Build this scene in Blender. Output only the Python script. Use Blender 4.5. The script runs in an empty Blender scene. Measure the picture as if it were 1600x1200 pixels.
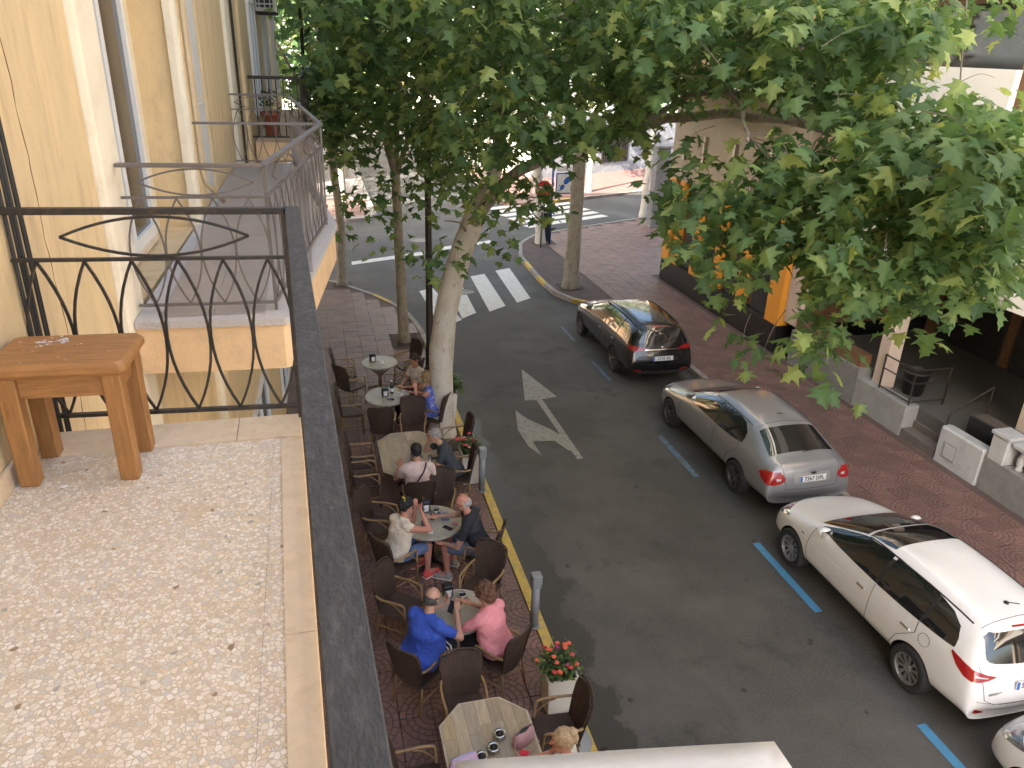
import bpy, bmesh, math, random
from mathutils import Vector, Matrix, Euler
from mathutils.bvhtree import BVHTree
random.seed(11)
sc = bpy.context.scene
COL = sc.collection
R = math.radians
PI = math.pi

# ------------------------------------------------------------------ camera
H = 7.5
F = 1200.0
CAM = ((0.96849983, -0.07168564, 0.23847276),
       (-0.24700321, -0.39802184, 0.88349761),
       (0.03158327, -0.91457082, -0.40319066))      # rows: world X, Y, Z in (right, down, forward)
cd = bpy.data.cameras.new('camera')
cam = bpy.data.objects.new('camera', cd); COL.objects.link(cam)
cd.sensor_width = 36; cd.lens = 36 * F / 1600; cd.clip_start = 0.05; cd.clip_end = 600
mw = Matrix.Identity(4)
for i in range(3):
    mw[i][0] = CAM[i][0]; mw[i][1] = -CAM[i][1]; mw[i][2] = -CAM[i][2]
mw[2][3] = H
cam.matrix_world = mw
sc.camera = cam

# ------------------------------------------------------------------ sky, sun, exposure
SUN_EL = 35.0
SUN_TRAVEL = Vector((1.0, 0.78, 0))          # horizontal direction in which sunlight travels
w = bpy.data.worlds.new('World'); sc.world = w; w.use_nodes = True
nt = w.node_tree; nt.nodes.clear()
sky = nt.nodes.new('ShaderNodeTexSky'); sky.sky_type = 'NISHITA'; sky.sun_disc = False
sky.sun_elevation = R(SUN_EL)
sky.sun_rotation = math.atan2(-SUN_TRAVEL.x, -SUN_TRAVEL.y)
sky.dust_density = 4.0; sky.ozone_density = .4; sky.air_density = 1.0
bg = nt.nodes.new('ShaderNodeBackground'); bg.inputs[1].default_value = 0.15
wo = nt.nodes.new('ShaderNodeOutputWorld')
nt.links.new(sky.outputs[0], bg.inputs[0]); nt.links.new(bg.outputs[0], wo.inputs[0])
sd = bpy.data.lights.new('sun', 'SUN'); sd.energy = 5.0; sd.angle = R(0.53); sd.color = (1.0, 0.93, 0.82)
so = bpy.data.objects.new('sun', sd); COL.objects.link(so)
tv = SUN_TRAVEL.normalized() * math.cos(R(SUN_EL)); tv.z = -math.sin(R(SUN_EL))
so.rotation_euler = tv.to_track_quat('-Z', 'Y').to_euler(); so.location = (-20, 0, 40)
vs = sc.view_settings
vs.view_transform = 'Standard'; vs.look = 'None'; vs.gamma = 1.0; vs.use_curve_mapping = False
vs.exposure = 2.4

# ------------------------------------------------------------------ pixel -> place helpers
def ray(px, py):
    v = (px - 800, py - 600, F)
    return Vector([sum(CAM[i][k] * v[k] for k in range(3)) for i in range(3)])
def at(px, py, z=0.0):
    r = ray(px, py); t = (z - H) / r.z
    return Vector((r.x * t, r.y * t, z))
def onY(px, py, Y):
    r = ray(px, py); t = Y / r.y
    return Vector((r.x * t, Y, H + r.z * t))
def atD(px, py, D):
    r = ray(px, py).normalized() * D
    return Vector((r.x, r.y, H + r.z))

# ------------------------------------------------------------------ materials
MATS = {}
def mat(name, col, rough=.6, metal=0., var=.14, scale=6., bump=0., bscale=60., coat=0., spec=.5, dirt=None, dscale=2., damt=.5, coords='Object', trans=0., stretch=None):
    m = bpy.data.materials.new(name); m.use_nodes = True; MATS[name] = m
    n = m.node_tree.nodes; l = m.node_tree.links
    b = n['Principled BSDF']
    tc = n.new('ShaderNodeTexCoord')
    src = tc.outputs[coords]
    if stretch:
        mp = n.new('ShaderNodeMapping'); mp.inputs['Scale'].default_value = stretch
        l.new(src, mp.inputs[0]); src = mp.outputs[0]
    nz = n.new('ShaderNodeTexNoise'); nz.inputs['Scale'].default_value = scale; nz.inputs['Detail'].default_value = 6
    nz.inputs['Roughness'].default_value = .65
    l.new(src, nz.inputs['Vector'])
    mx = n.new('ShaderNodeMix'); mx.data_type = 'RGBA'
    c = Vector(col)
    mx.inputs['A'].default_value = (*[max(0, x * (1 - var * 1.6)) for x in c], 1)
    mx.inputs['B'].default_value = (*[min(1, x * (1 + var * 1.6)) for x in c], 1)
    l.new(nz.outputs[0], mx.inputs['Factor'])
    out = mx.outputs['Result']
    if dirt:
        n2 = n.new('ShaderNodeTexNoise'); n2.inputs['Scale'].default_value = dscale; n2.inputs['Detail'].default_value = 8
        n2.inputs['Roughness'].default_value = .7
        l.new(src, n2.inputs['Vector'])
        rp = n.new('ShaderNodeValToRGB'); rp.color_ramp.elements[0].position = .5; rp.color_ramp.elements[1].position = .72
        rp.color_ramp.elements[1].color = (damt, damt, damt, 1)
        l.new(n2.outputs[0], rp.inputs[0])
        m2 = n.new('ShaderNodeMix'); m2.data_type = 'RGBA'; m2.inputs['B'].default_value = (*dirt, 1)
        l.new(out, m2.inputs['A']); l.new(rp.outputs[0], m2.inputs['Factor']); out = m2.outputs['Result']
    l.new(out, b.inputs['Base Color'])
    b.inputs['Roughness'].default_value = rough; b.inputs['Metallic'].default_value = metal
    b.inputs['Specular IOR Level'].default_value = spec
    b.inputs['Coat Weight'].default_value = coat; b.inputs['Coat Roughness'].default_value = .05
    if trans: b.inputs['Transmission Weight'].default_value = trans
    if bump:
        n3 = n.new('ShaderNodeTexNoise'); n3.inputs['Scale'].default_value = bscale; n3.inputs['Detail'].default_value = 4
        l.new(src, n3.inputs['Vector'])
        bp = n.new('ShaderNodeBump'); bp.inputs['Strength'].default_value = bump; bp.inputs['Distance'].default_value = .02
        l.new(n3.outputs[0], bp.inputs['Height']); l.new(bp.outputs[0], b.inputs['Normal'])
    m['out'] = 0
    return m
def nodes(m): return m.node_tree.nodes, m.node_tree.links, m.node_tree.nodes['Principled BSDF']
def mth(n, l, op, a, b=None, c=None):
    x = n.new('ShaderNodeMath'); x.operation = op
    for k, v in enumerate((a, b, c)):
        if v is None: continue
        if isinstance(v, (int, float)): x.inputs[k].default_value = v
        else: l.new(v, x.inputs[k])
    return x.outputs[0]

# ------------------------------------------------------------------ mesh builder
class MB:
    def __init__(s): s.v = []; s.f = []; s.mi = []; s.uv = None
    def add(s, vs, fs, mi=0, mx=None):
        o = len(s.v)
        for p in vs:
            p = Vector(p)
            s.v.append(mx @ p if mx else p)
        for f in fs: s.f.append([i + o for i in f]); s.mi.append(mi)
        return s
    def box(s, c, d, rz=0., mi=0, mx=None, taper=1.):
        x, y, z = d[0] / 2, d[1] / 2, d[2] / 2
        P = []
        cr, sr = math.cos(rz), math.sin(rz)
        for zz, k in ((-z, 1.), (z, taper)):
            for a, b in ((-x, -y), (x, -y), (x, y), (-x, y)):
                a *= k; b *= k
                P.append((c[0] + a * cr - b * sr, c[1] + a * sr + b * cr, c[2] + zz))
        return s.add(P, [(0, 3, 2, 1), (4, 5, 6, 7), (0, 1, 5, 4), (1, 2, 6, 5), (2, 3, 7, 6), (3, 0, 4, 7)], mi, mx)
    def bb(s, x0, x1, y0, y1, z0, z1, mi=0):
        return s.box(((x0 + x1) / 2, (y0 + y1) / 2, (z0 + z1) / 2), (x1 - x0, y1 - y0, z1 - z0), mi=mi)
    def rbox(s, c, d, r=.01, rz=0., mi=0, mx=None):
        # box with bevelled edges (chamfer r)
        x, y, z = d[0] / 2, d[1] / 2, d[2] / 2
        r = min(r, x * .9, y * .9, z * .9)
        P = []
        cr, sr = math.cos(rz), math.sin(rz)
        def ring(ix, iy, zz):
            for a, b in ((-x + ix, -y + iy + r), (-x + ix + r, -y + iy), (x - ix - r, -y + iy), (x - ix, -y + iy + r), (x - ix, y - iy - r), (x - ix - r, y - iy), (-x + ix + r, y - iy), (-x + ix, y - iy - r)):
                P.append((c[0] + a * cr - b * sr, c[1] + a * sr + b * cr, c[2] + zz))
        ring(r * .6, r * .6, -z); ring(0, 0, -z + r * .8); ring(0, 0, z - r * .8); ring(r * .6, r * .6, z)
        fs = [tuple(range(7, -1, -1)), tuple(range(24, 32))]
        for k in range(3):
            for j in range(8): fs.append((k * 8 + j, k * 8 + (j + 1) % 8, k * 8 + 8 + (j + 1) % 8, k * 8 + 8 + j))
        return s.add(P, fs, mi, mx)
    def prism(s, poly, z0, z1, mi=0, mx=None):
        n = len(poly)
        a = sum(poly[i][0] * poly[(i + 1) % n][1] - poly[(i + 1) % n][0] * poly[i][1] for i in range(n))
        if a < 0: poly = list(reversed(poly))
        P = [(p[0], p[1], z0) for p in poly] + [(p[0], p[1], z1) for p in poly]
        fs = [tuple(range(n - 1, -1, -1)), tuple(range(n, 2 * n))]
        for i in range(n): fs.append((i, (i + 1) % n, n + (i + 1) % n, n + i))
        return s.add(P, fs, mi, mx)
    def tube(s, pts, r, n=6, mi=0, caps=True, mx=None, flat=None):
        pts = [Vector(p) for p in pts]
        rs = r if isinstance(r, (list, tuple)) else [r] * len(pts)
        P = []; up = None
        for i, p in enumerate(pts):
            t = (pts[min(i + 1, len(pts) - 1)] - pts[max(i - 1, 0)]).normalized()
            if up is None:
                up = Vector((0, 0, 1)) if abs(t.z) < .9 else Vector((1, 0, 0))
            a = t.cross(up)
            if a.length < 1e-4: a = t.cross(Vector((0, 1, 0)))
            a.normalize(); b = a.cross(t).normalized(); up = b
            for k in range(n):
                an = 2 * PI * (k + .5) / n
                q = flat if flat else 1.
                P.append(p + a * math.cos(an) * rs[i] + b * math.sin(an) * rs[i] * q)
        fs = []
        for i in range(len(pts) - 1):
            for k in range(n):
                fs.append((i * n + k, i * n + (k + 1) % n, (i + 1) * n + (k + 1) % n, (i + 1) * n + k))
        if caps:
            fs.append(tuple(range(n - 1, -1, -1))); m = (len(pts) - 1) * n; fs.append(tuple(range(m, m + n)))
        return s.add(P, fs, mi, mx)
    def lathe(s, prof, n=16, c=(0, 0, 0), mi=0, mx=None):
        P = []; fs = []
        for r_, z_ in prof:
            for k in range(n):
                a = 2 * PI * k / n
                P.append((c[0] + r_ * math.cos(a), c[1] + r_ * math.sin(a), c[2] + z_))
        for i in range(len(prof) - 1):
            for k in range(n):
                fs.append((i * n + k, i * n + (k + 1) % n, (i + 1) * n + (k + 1) % n, (i + 1) * n + k))
        if prof[0][0] > 1e-4: fs.append(tuple(range(n - 1, -1, -1)))
        m = (len(prof) - 1) * n
        if prof[-1][0] > 1e-4: fs.append(tuple(range(m, m + n)))
        return s.add(P, fs, mi, mx)
    def ell(s, c, d, n=10, mi=0, mx=None):
        P = []; fs = []; h = n // 2
        for i in range(h + 1):
            th = PI * i / h
            for k in range(n):
                a = 2 * PI * k / n
                P.append((c[0] + d[0] * math.sin(th) * math.cos(a), c[1] + d[1] * math.sin(th) * math.sin(a), c[2] - d[2] * math.cos(th)))
        for i in range(h):
            for k in range(n): fs.append((i * n + k, i * n + (k + 1) % n, (i + 1) * n + (k + 1) % n, (i + 1) * n + k))
        return s.add(P, fs, mi, mx)
    def mesh(s, name):
        me = bpy.data.meshes.new(name)
        me.from_pydata([tuple(p) for p in s.v], [], s.f)
        return me
    def build(s, name, m, parent=None, smooth=False, loc=None):
        me = s.mesh(name)
        ms = m if isinstance(m, (list, tuple)) else [m]
        for x in ms: me.materials.append(x)
        if len(ms) > 1: me.polygons.foreach_set('material_index', s.mi)
        if smooth: me.shade_smooth()
        return obj(name, me, parent, loc)

def obj(name, me, parent=None, loc=None):
    o = bpy.data.objects.new(name, me); COL.objects.link(o)
    if parent: o.parent = parent
    if loc is not None: o.location = loc
    return o
def tag(o, label=None, cat=None, group=None, kind=None):
    if label: o['label'] = label
    if cat: o['category'] = cat
    if group: o['group'] = group
    if kind: o['kind'] = kind
    return o
def thing(name, label, cat, loc=(0, 0, 0), rz=0., group=None):
    o = bpy.data.objects.new(name, None); COL.objects.link(o)
    o.empty_display_size = .1
    o.location = loc; o.rotation_euler = (0, 0, rz)
    return tag(o, label, cat, group)
def copy_tree(o, parent=None):
    c = o.copy(); COL.objects.link(c); c.parent = parent
    for ch in list(o.children): copy_tree(ch, c)
    return c
def smooth_by_angle(o, a=40):
    me = o.data; me.shade_smooth()
    try: me.set_sharp_from_angle(angle=R(a))
    except Exception: pass
def arc(p, q, bulge, n=10):
    # points from p to q bulging sideways by vector `bulge` (circular-ish)
    p = Vector(p); q = Vector(q); b = Vector(bulge)
    return [p.lerp(q, i / n) + b * (1 - (2 * i / n - 1) ** 2) for i in range(n + 1)]
def crom(pts, n=6):
    pts = [Vector(p) for p in pts]; out = []
    for i in range(len(pts) - 1):
        a = pts[max(i - 1, 0)]; b = pts[i]; c = pts[i + 1]; d = pts[min(i + 2, len(pts) - 1)]
        for k in range(n):
            t = k / n
            out.append(.5 * ((2 * b) + (c - a) * t + (2 * a - 5 * b + 4 * c - d) * t * t + (3 * b - a - 3 * c + d) * t ** 3))
    out.append(pts[-1]); return out
def text(name, body, size, m, parent, mx, extrude=.002, bold=0.):
    cu = bpy.data.curves.new(name, 'FONT'); cu.body = body; cu.size = size; cu.extrude = extrude; cu.offset = bold
    cu.align_x = 'CENTER'; cu.align_y = 'CENTER'
    t = bpy.data.objects.new(name, cu); COL.objects.link(t)
    dg = bpy.context.evaluated_depsgraph_get()
    me = bpy.data.meshes.new_from_object(t.evaluated_get(dg))
    COL.objects.unlink(t); bpy.data.objects.remove(t)
    me.materials.clear(); me.materials.append(m)
    o = obj(name, me, parent); o.matrix_local = mx
    return o
# ================================================================== ground materials
def tile_material(name, col, groove):
    m = mat(name, col, rough=.55, var=.22, scale=3.5, coords='Generated')
    n, l, b = nodes(m)
    tc = n.new('ShaderNodeTexCoord'); uv = n.new('ShaderNodeSeparateXYZ'); l.new(tc.outputs['UV'], uv.inputs[0])
    u, v = uv.outputs[0], uv.outputs[1]
    r = mth(n, l, 'SQRT', mth(n, l, 'ADD', mth(n, l, 'MULTIPLY', u, u), mth(n, l, 'MULTIPLY', v, v)))
    ang = mth(n, l, 'ARCTAN2', v, u)
    ring = mth(n, l, 'ABSOLUTE', mth(n, l, 'SUBTRACT', mth(n, l, 'FRACT', mth(n, l, 'MULTIPLY', r, 5.0)), .5))
    g1 = mth(n, l, 'GREATER_THAN', ring, .40)
    sp = mth(n, l, 'ABSOLUTE', mth(n, l, 'SUBTRACT', mth(n, l, 'FRACT', mth(n, l, 'ADD', mth(n, l, 'MULTIPLY', ang, 5.0 / (PI / 2)), mth(n, l, 'MULTIPLY', mth(n, l, 'FLOOR', mth(n, l, 'MULTIPLY', r, 5.0)), .5))), .5))
    wid = mth(n, l, 'SUBTRACT', .5, mth(n, l, 'DIVIDE', .05, mth(n, l, 'MAXIMUM', r, .1)))
    g2 = mth(n, l, 'MULTIPLY', mth(n, l, 'GREATER_THAN', sp, wid), mth(n, l, 'GREATER_THAN', r, .55))
    inside = mth(n, l, 'LESS_THAN', r, 1.02)
    g = mth(n, l, 'MULTIPLY', mth(n, l, 'MAXIMUM', g1, g2), inside)
    g2b = mth(n, l, 'MULTIPLY', mth(n, l, 'GREATER_THAN', sp, wid), mth(n, l, 'GREATER_THAN', r, 1.0))
    g = mth(n, l, 'MAXIMUM', g, g2b)
    old = b.inputs['Base Color'].links[0].from_socket
    oi = n.new('ShaderNodeObjectInfo')
    hs = n.new('ShaderNodeHueSaturation'); l.new(old, hs.inputs['Color'])
    l.new(mth(n, l, 'ADD', mth(n, l, 'MULTIPLY', oi.outputs['Random'], .35), .82), hs.inputs['Value'])
    mx = n.new('ShaderNodeMix'); mx.data_type = 'RGBA'; mx.inputs['B'].default_value = (*groove, 1)
    l.new(hs.outputs[0], mx.inputs['A']); l.new(mth(n, l, 'MULTIPLY', g, .8), mx.inputs['Factor']); l.new(mx.outputs['Result'], b.inputs['Base Color'])
    # world-space stains
    geo = n.new('ShaderNodeNewGeometry'); nz = n.new('ShaderNodeTexNoise'); nz.inputs['Scale'].default_value = .9; nz.inputs['Detail'].default_value = 8; nz.inputs['Roughness'].default_value = .7
    l.new(geo.outputs['Position'], nz.inputs['Vector'])
    rp = n.new('ShaderNodeMapRange'); rp.inputs[1].default_value = .42; rp.inputs[2].default_value = .68; rp.inputs[3].default_value = 0; rp.inputs[4].default_value = .5
    l.new(nz.outputs[0], rp.inputs[0])
    m2 = n.new('ShaderNodeMix'); m2.data_type = 'RGBA'; m2.inputs['B'].default_value = (.10, .066, .054, 1)
    l.new(mx.outputs['Result'], m2.inputs['A']); l.new(rp.outputs[0], m2.inputs['Factor']); l.new(m2.outputs['Result'], b.inputs['Base Color'])
    bp = n.new('ShaderNodeBump'); bp.inputs['Strength'].default_value = .9; bp.inputs['Distance'].default_value = .012; bp.invert = True
    l.new(g, bp.inputs['Height']); l.new(bp.outputs[0], b.inputs['Normal'])
    return m
TILE = tile_material('red pavement tile', (.22, .125, .098), (.05, .035, .029))
MORTAR = mat('pavement mortar', (.105, .07, .058), .9, var=.3, scale=3, bump=.3)
KERB = mat('kerb concrete', (.30, .27, .23), .85, var=.25, scale=5, bump=.4, bscale=40, dirt=(.12, .1, .09), dscale=4, damt=.7)
KERBY = mat('kerb yellow paint', (.52, .36, .075), .75, var=.25, scale=6, bump=.3, bscale=40, dirt=(.27, .22, .17), dscale=9, damt=.9)
GROUND = mat('ground', (.22, .2, .17), .95, var=.2, scale=.2)
FARPAVE = mat('far pavement', (.21, .115, .095), .8, var=.25, scale=2.5, bump=.2, dirt=(.16, .1, .09), dscale=1)
PLAZA = mat('plaza paving', (.24, .205, .19), .8, var=.18, scale=1.5, bump=.2)

def asphalt():
    m = mat('asphalt', (.058, .055, .049), .82, var=.30, scale=.6, coords='Object')
    n, l, b = nodes(m)
    tc = n.new('ShaderNodeTexCoord'); P = tc.outputs['Object']
    base = b.inputs['Base Color'].links[0].from_socket
    def mixc(a, colr, fac):
        x = n.new('ShaderNodeMix'); x.data_type = 'RGBA'; x.inputs['B'].default_value = (*colr, 1)
        l.new(a, x.inputs['A']); l.new(fac, x.inputs['Factor']); return x.outputs['Result']
    def noise(scale, det=3, rough=.6):
        x = n.new('ShaderNodeTexNoise'); x.inputs['Scale'].default_value = scale; x.inputs['Detail'].default_value = det; x.inputs['Roughness'].default_value = rough
        l.new(P, x.inputs['Vector']); return x.outputs[0]
    def rng(v, a, b_, c=0., d=1.):
        x = n.new('ShaderNodeMapRange'); x.inputs[1].default_value = a; x.inputs[2].default_value = b_; x.inputs[3].default_value = c; x.inputs[4].default_value = d
        l.new(v, x.inputs[0]); return x.outputs[0]
    c = mixc(base, (.19, .18, .162), rng(noise(70, 2), .54, .70, 0, .75))       # pale stones
    c = mixc(c, (.03, .03, .028), rng(noise(48, 3), .55, .68, 0, .8))          # dark binder
    c = mixc(c, (.118, .111, .099), rng(noise(.35, 5), .46, .66, 0, .7))         # worn lanes
    vo = n.new('ShaderNodeTexVoronoi'); vo.inputs['Scale'].default_value = 2.6; l.new(P, vo.inputs['Vector'])
    spot = rng(vo.outputs['Distance'], .06, .13, 1, 0)
    spot = mth(n, l, 'MULTIPLY', spot, rng(noise(1.1, 2), .5, .56, 0, 1))
    c = mixc(c, (.022, .02, .018), mth(n, l, 'MULTIPLY', spot, .8))            # tar and gum spots
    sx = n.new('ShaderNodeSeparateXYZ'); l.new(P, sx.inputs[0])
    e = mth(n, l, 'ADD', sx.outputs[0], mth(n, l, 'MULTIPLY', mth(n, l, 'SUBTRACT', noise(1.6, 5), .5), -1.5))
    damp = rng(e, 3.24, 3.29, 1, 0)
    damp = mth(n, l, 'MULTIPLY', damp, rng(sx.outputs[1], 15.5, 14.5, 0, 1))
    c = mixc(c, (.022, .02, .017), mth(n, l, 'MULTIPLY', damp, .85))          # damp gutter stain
    stain = rng(noise(.8, 6, .75), .56, .68, 0, .7)
    c = mixc(c, (.034, .031, .027), stain)
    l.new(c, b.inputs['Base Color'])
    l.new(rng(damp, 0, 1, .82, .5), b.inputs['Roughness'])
    bp = n.new('ShaderNodeBump'); bp.inputs['Strength'].default_value = .5; bp.inputs['Distance'].default_value = .01
    l.new(noise(90, 2), bp.inputs['Height']); l.new(bp.outputs[0], b.inputs['Normal'])
    return m
ASPH = asphalt()
def paint(name, col, wear=.5):
    m = mat(name, col, .7, var=.12, scale=4)
    n, l, b = nodes(m)
    tc = n.new('ShaderNodeTexCoord'); base = b.inputs['Base Color'].links[0].from_socket
    x = n.new('ShaderNodeTexNoise'); x.inputs['Scale'].default_value = 9; x.inputs['Detail'].default_value = 10; x.inputs['Roughness'].default_value = .78
    l.new(tc.outputs['Object'], x.inputs['Vector'])
    r = n.new('ShaderNodeMapRange'); r.inputs[1].default_value = .75 - wear * .5; r.inputs[2].default_value = .85 - wear * .4
    l.new(x.outputs[0], r.inputs[0])
    mx = n.new('ShaderNodeMix'); mx.data_type = 'RGBA'; mx.inputs['B'].default_value = (.1, .095, .085, 1)
    l.new(base, mx.inputs['A']); l.new(r.outputs[0], mx.inputs['Factor']); l.new(mx.outputs['Result'], b.inputs['Base Color'])
    return m
WHITE_PAINT = paint('worn white road paint', (.60, .57, .50), .42)
GREY_PAINT = paint('very worn white road paint', (.27, .26, .225), .5)
BLUE_PAINT = paint('blue road paint', (.07, .25, .42), .36)
BLUE_WORN = paint('worn blue road paint', (.09, .19, .28), .66)

# ================================================================== ground, road, pavements
g = MB().add([(-300, -300, -.03), (300, -300, -.03), (300, 300, -.03), (-300, 300, -.03)], [(0, 1, 2, 3)]).build('ground', GROUND)
tag(g, 'dusty ground around the streets', None, kind='structure')
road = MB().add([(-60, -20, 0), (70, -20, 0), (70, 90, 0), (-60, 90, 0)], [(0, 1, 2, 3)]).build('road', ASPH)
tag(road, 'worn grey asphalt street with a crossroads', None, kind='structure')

def sheet(name, poly, z, m, parent):
    n = len(poly); a = sum(poly[i][0] * poly[(i + 1) % n][1] - poly[(i + 1) % n][0] * poly[i][1] for i in range(n))
    if a < 0: poly = poly[::-1]
    return MB().add([(p[0], p[1], z) for p in poly], [tuple(range(n))]).build(name, m, parent)
def px_poly(pts, z=0.): return [tuple(at(*p, z)[:2]) for p in pts]
# zebra on our street
for q in ([(655, 455), (676, 450), (722, 500), (690, 512)], [(697, 443), (718, 438), (744, 489), (722, 498)],
          [(735, 432), (757, 428), (790, 478), (765, 487)], [(774, 423), (796, 419), (829, 466), (808, 473)]):
    sheet('zebra_bar', px_poly(q), .004, WHITE_PAINT, road)
# straight arrow and left-turn arrow
sheet('lane_arrow', px_poly([(815, 577), (870, 620), (847, 624), (911, 716), (902, 718), (838, 625), (820, 626)]), .004, GREY_PAINT, road)
sheet('turn_arrow', px_poly([(805, 641), (824, 655), (862, 672), (880, 682), (900, 706), (888, 704), (866, 689), (832, 690), (846, 712), (826, 698), (809, 672)]), .008, GREY_PAINT, road)
def line(x0, y0, x1, y1, wd, m, nm='parking_line'):
    d = Vector((x1 - x0, y1 - y0)).normalized(); p = Vector((-d.y, d.x)) * wd / 2
    sheet(nm, [(x0 + p.x, y0 + p.y), (x1 + p.x, y1 + p.y), (x1 - p.x, y1 - p.y), (x0 - p.x, y0 - p.y)], .004, m, road)
line(6.84, 7.55, 6.84, 9.3, .13, BLUE_PAINT); line(6.84, 3.6, 6.84, 5.45, .13, BLUE_PAINT)
line(6.86, 11.5, 6.86, 13.2, .12, BLUE_WORN); line(6.88, 16.2, 6.88, 17.5, .1, BLUE_WORN); line(6.9, 19.0, 6.9, 20.2, .1, BLUE_WORN)
# crossing street: stop line and far zebra
sheet('stop_line', px_poly([(549, 409), (663, 393), (664, 398), (550, 414)]), .004, WHITE_PAINT, road)
sheet('stop_line', px_poly([(690, 386), (770, 375), (771, 379), (691, 391)]), .004, WHITE_PAINT, road)
for k in range(7):
    t = k / 6
    a0 = Vector((9.6, 32.6)).lerp(Vector((8.6, 37.6)), t); d = Vector((4.6, 2.1))
    if k == 0: continue
    pr = Vector((-.09, .2)).normalized() * .25
    sheet('zebra_bar', [tuple(a0 - pr), tuple(a0 + d - pr), tuple(a0 + d + pr), tuple(a0 + pr)], .004, WHITE_PAINT, road)
mh = MB().lathe([(.42, 0), (.42, .012), (.36, .012), (.36, .006), (0, .006)], 24).build('manhole_cover', mat('cast iron', (.16, .15, .13), .6, .5, bump=.5, bscale=60), road, loc=(4.3, 31.4, .002))
mh = MB().lathe([(.3, 0), (.3, .012), (.25, .012), (.25, .006), (0, .006)], 24).build('manhole_cover', MATS['cast iron'], road, loc=(4.75, 24.0, .002))

def inside(poly, x, y):
    c = False; n = len(poly)
    for i in range(n):
        x1, y1 = poly[i]; x2, y2 = poly[(i + 1) % n]
        if (y1 > y) != (y2 > y) and x < (x2 - x1) * (y - y1) / (y2 - y1) + x1: c = not c
    return c
def kerb_line(parent, pts, width, side, yel, m0=KERB, m1=KERBY, step=.95, z=.14):
    # kerbstones along a polyline; the stones lie on the `side` of it (+1 left of travel)
    P = [Vector(p) for p in pts]
    L = [0]
    for a, b in zip(P, P[1:]): L.append(L[-1] + (b - a).length)
    n = max(1, int(L[-1] / step))
    def pt(s):
        for i in range(len(P) - 1):
            if s <= L[i + 1] + 1e-6: return P[i].lerp(P[i + 1], (s - L[i]) / max(1e-6, L[i + 1] - L[i]))
        return P[-1]
    for k in range(n):
        a = pt(L[-1] * k / n); b = pt(L[-1] * (k + 1) / n); d = (b - a).normalized(); nn = Vector((-d.y, d.x)) * side
        a2 = a + d * .004; b2 = b - d * .004
        zz = z + random.uniform(-.006, .006)
        mb = MB(); q = [a2, b2, b2 + nn * width, a2 + nn * width]
        mb.prism([(p.x, p.y) for p in q], -.02, zz - .012)
        q2 = [a2 + nn * .012, b2 + nn * .012, b2 + nn * width, a2 + nn * width]
        mb.prism([(p.x, p.y) for p in q2], zz - .0121, zz)
        mb.build('kerbstone', m1 if yel(a.x, a.y) else m0, parent)

TS = .40
def tile_mesh(q):
    mb = MB(); s = TS / 2 - .004; b = .006; t = .022
    P = [(-s, -s, 0), (s, -s, 0), (s, s, 0), (-s, s, 0), (-s, -s, t - b), (s, -s, t - b), (s, s, t - b), (-s, s, t - b), (-s + b, -s + b, t), (s - b, -s + b, t), (s - b, s - b, t), (-s + b, s - b, t)]
    F_ = [(8, 9, 10, 11)] + [(i, (i + 1) % 4, 4 + (i + 1) % 4, 4 + i) for i in range(4)] + [(4 + i, 4 + (i + 1) % 4, 8 + (i + 1) % 4, 8 + i) for i in range(4)]
    mb.add(P, F_); me = mb.mesh('tile'); me.materials.append(TILE)
    uv = me.uv_layers.new(name='UVMap')
    for lp in me.loops:
        p = me.vertices[lp.vertex_index].co; x = p.x / TS + .5; y = p.y / TS + .5
        if q & 1: x = 1 - x
        if q & 2: y = 1 - y
        uv.data[lp.index].uv = (x, y)
    return me
TM = [tile_mesh(q) for q in range(4)]
def merged_tiles(name, items, parent, m):
    vs, fs, uvs = [], [], []
    for x, y, z, q in items:
        o = len(vs); s = TS / 2 - .004; t = .022
        for a, b in ((-1, -1), (1, -1), (1, 1), (-1, 1)): vs.append((x + a * s, y + b * s, z + t))
        for a, b in ((-1, -1), (1, -1), (1, 1), (-1, 1)): vs.append((x + a * s, y + b * s, z))
        fs += [(o, o + 1, o + 2, o + 3), (o + 4, o + 5, o + 1, o), (o + 5, o + 6, o + 2, o + 1), (o + 6, o + 7, o + 3, o + 2), (o + 7, o + 4, o, o + 3)]
    me = bpy.data.meshes.new(name); me.from_pydata(vs, [], fs); me.materials.append(m)
    uv = me.uv_layers.new(name='UVMap')
    co = [v.co for v in me.vertices]
    for pi, p in enumerate(me.polygons):
        q = items[pi // 5][3]; cx, cy = items[pi // 5][0], items[pi // 5][1]
        for li in p.loop_indices:
            c = co[me.loops[li].vertex_index]; x = (c.x - cx) / TS + .5; y = (c.y - cy) / TS + .5
            if q & 1: x = 1 - x
            if q & 2: y = 1 - y
            uv.data[li].uv = (x, y)
    o = obj(name, me, parent); o['kind'] = 'stuff'; return o
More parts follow.
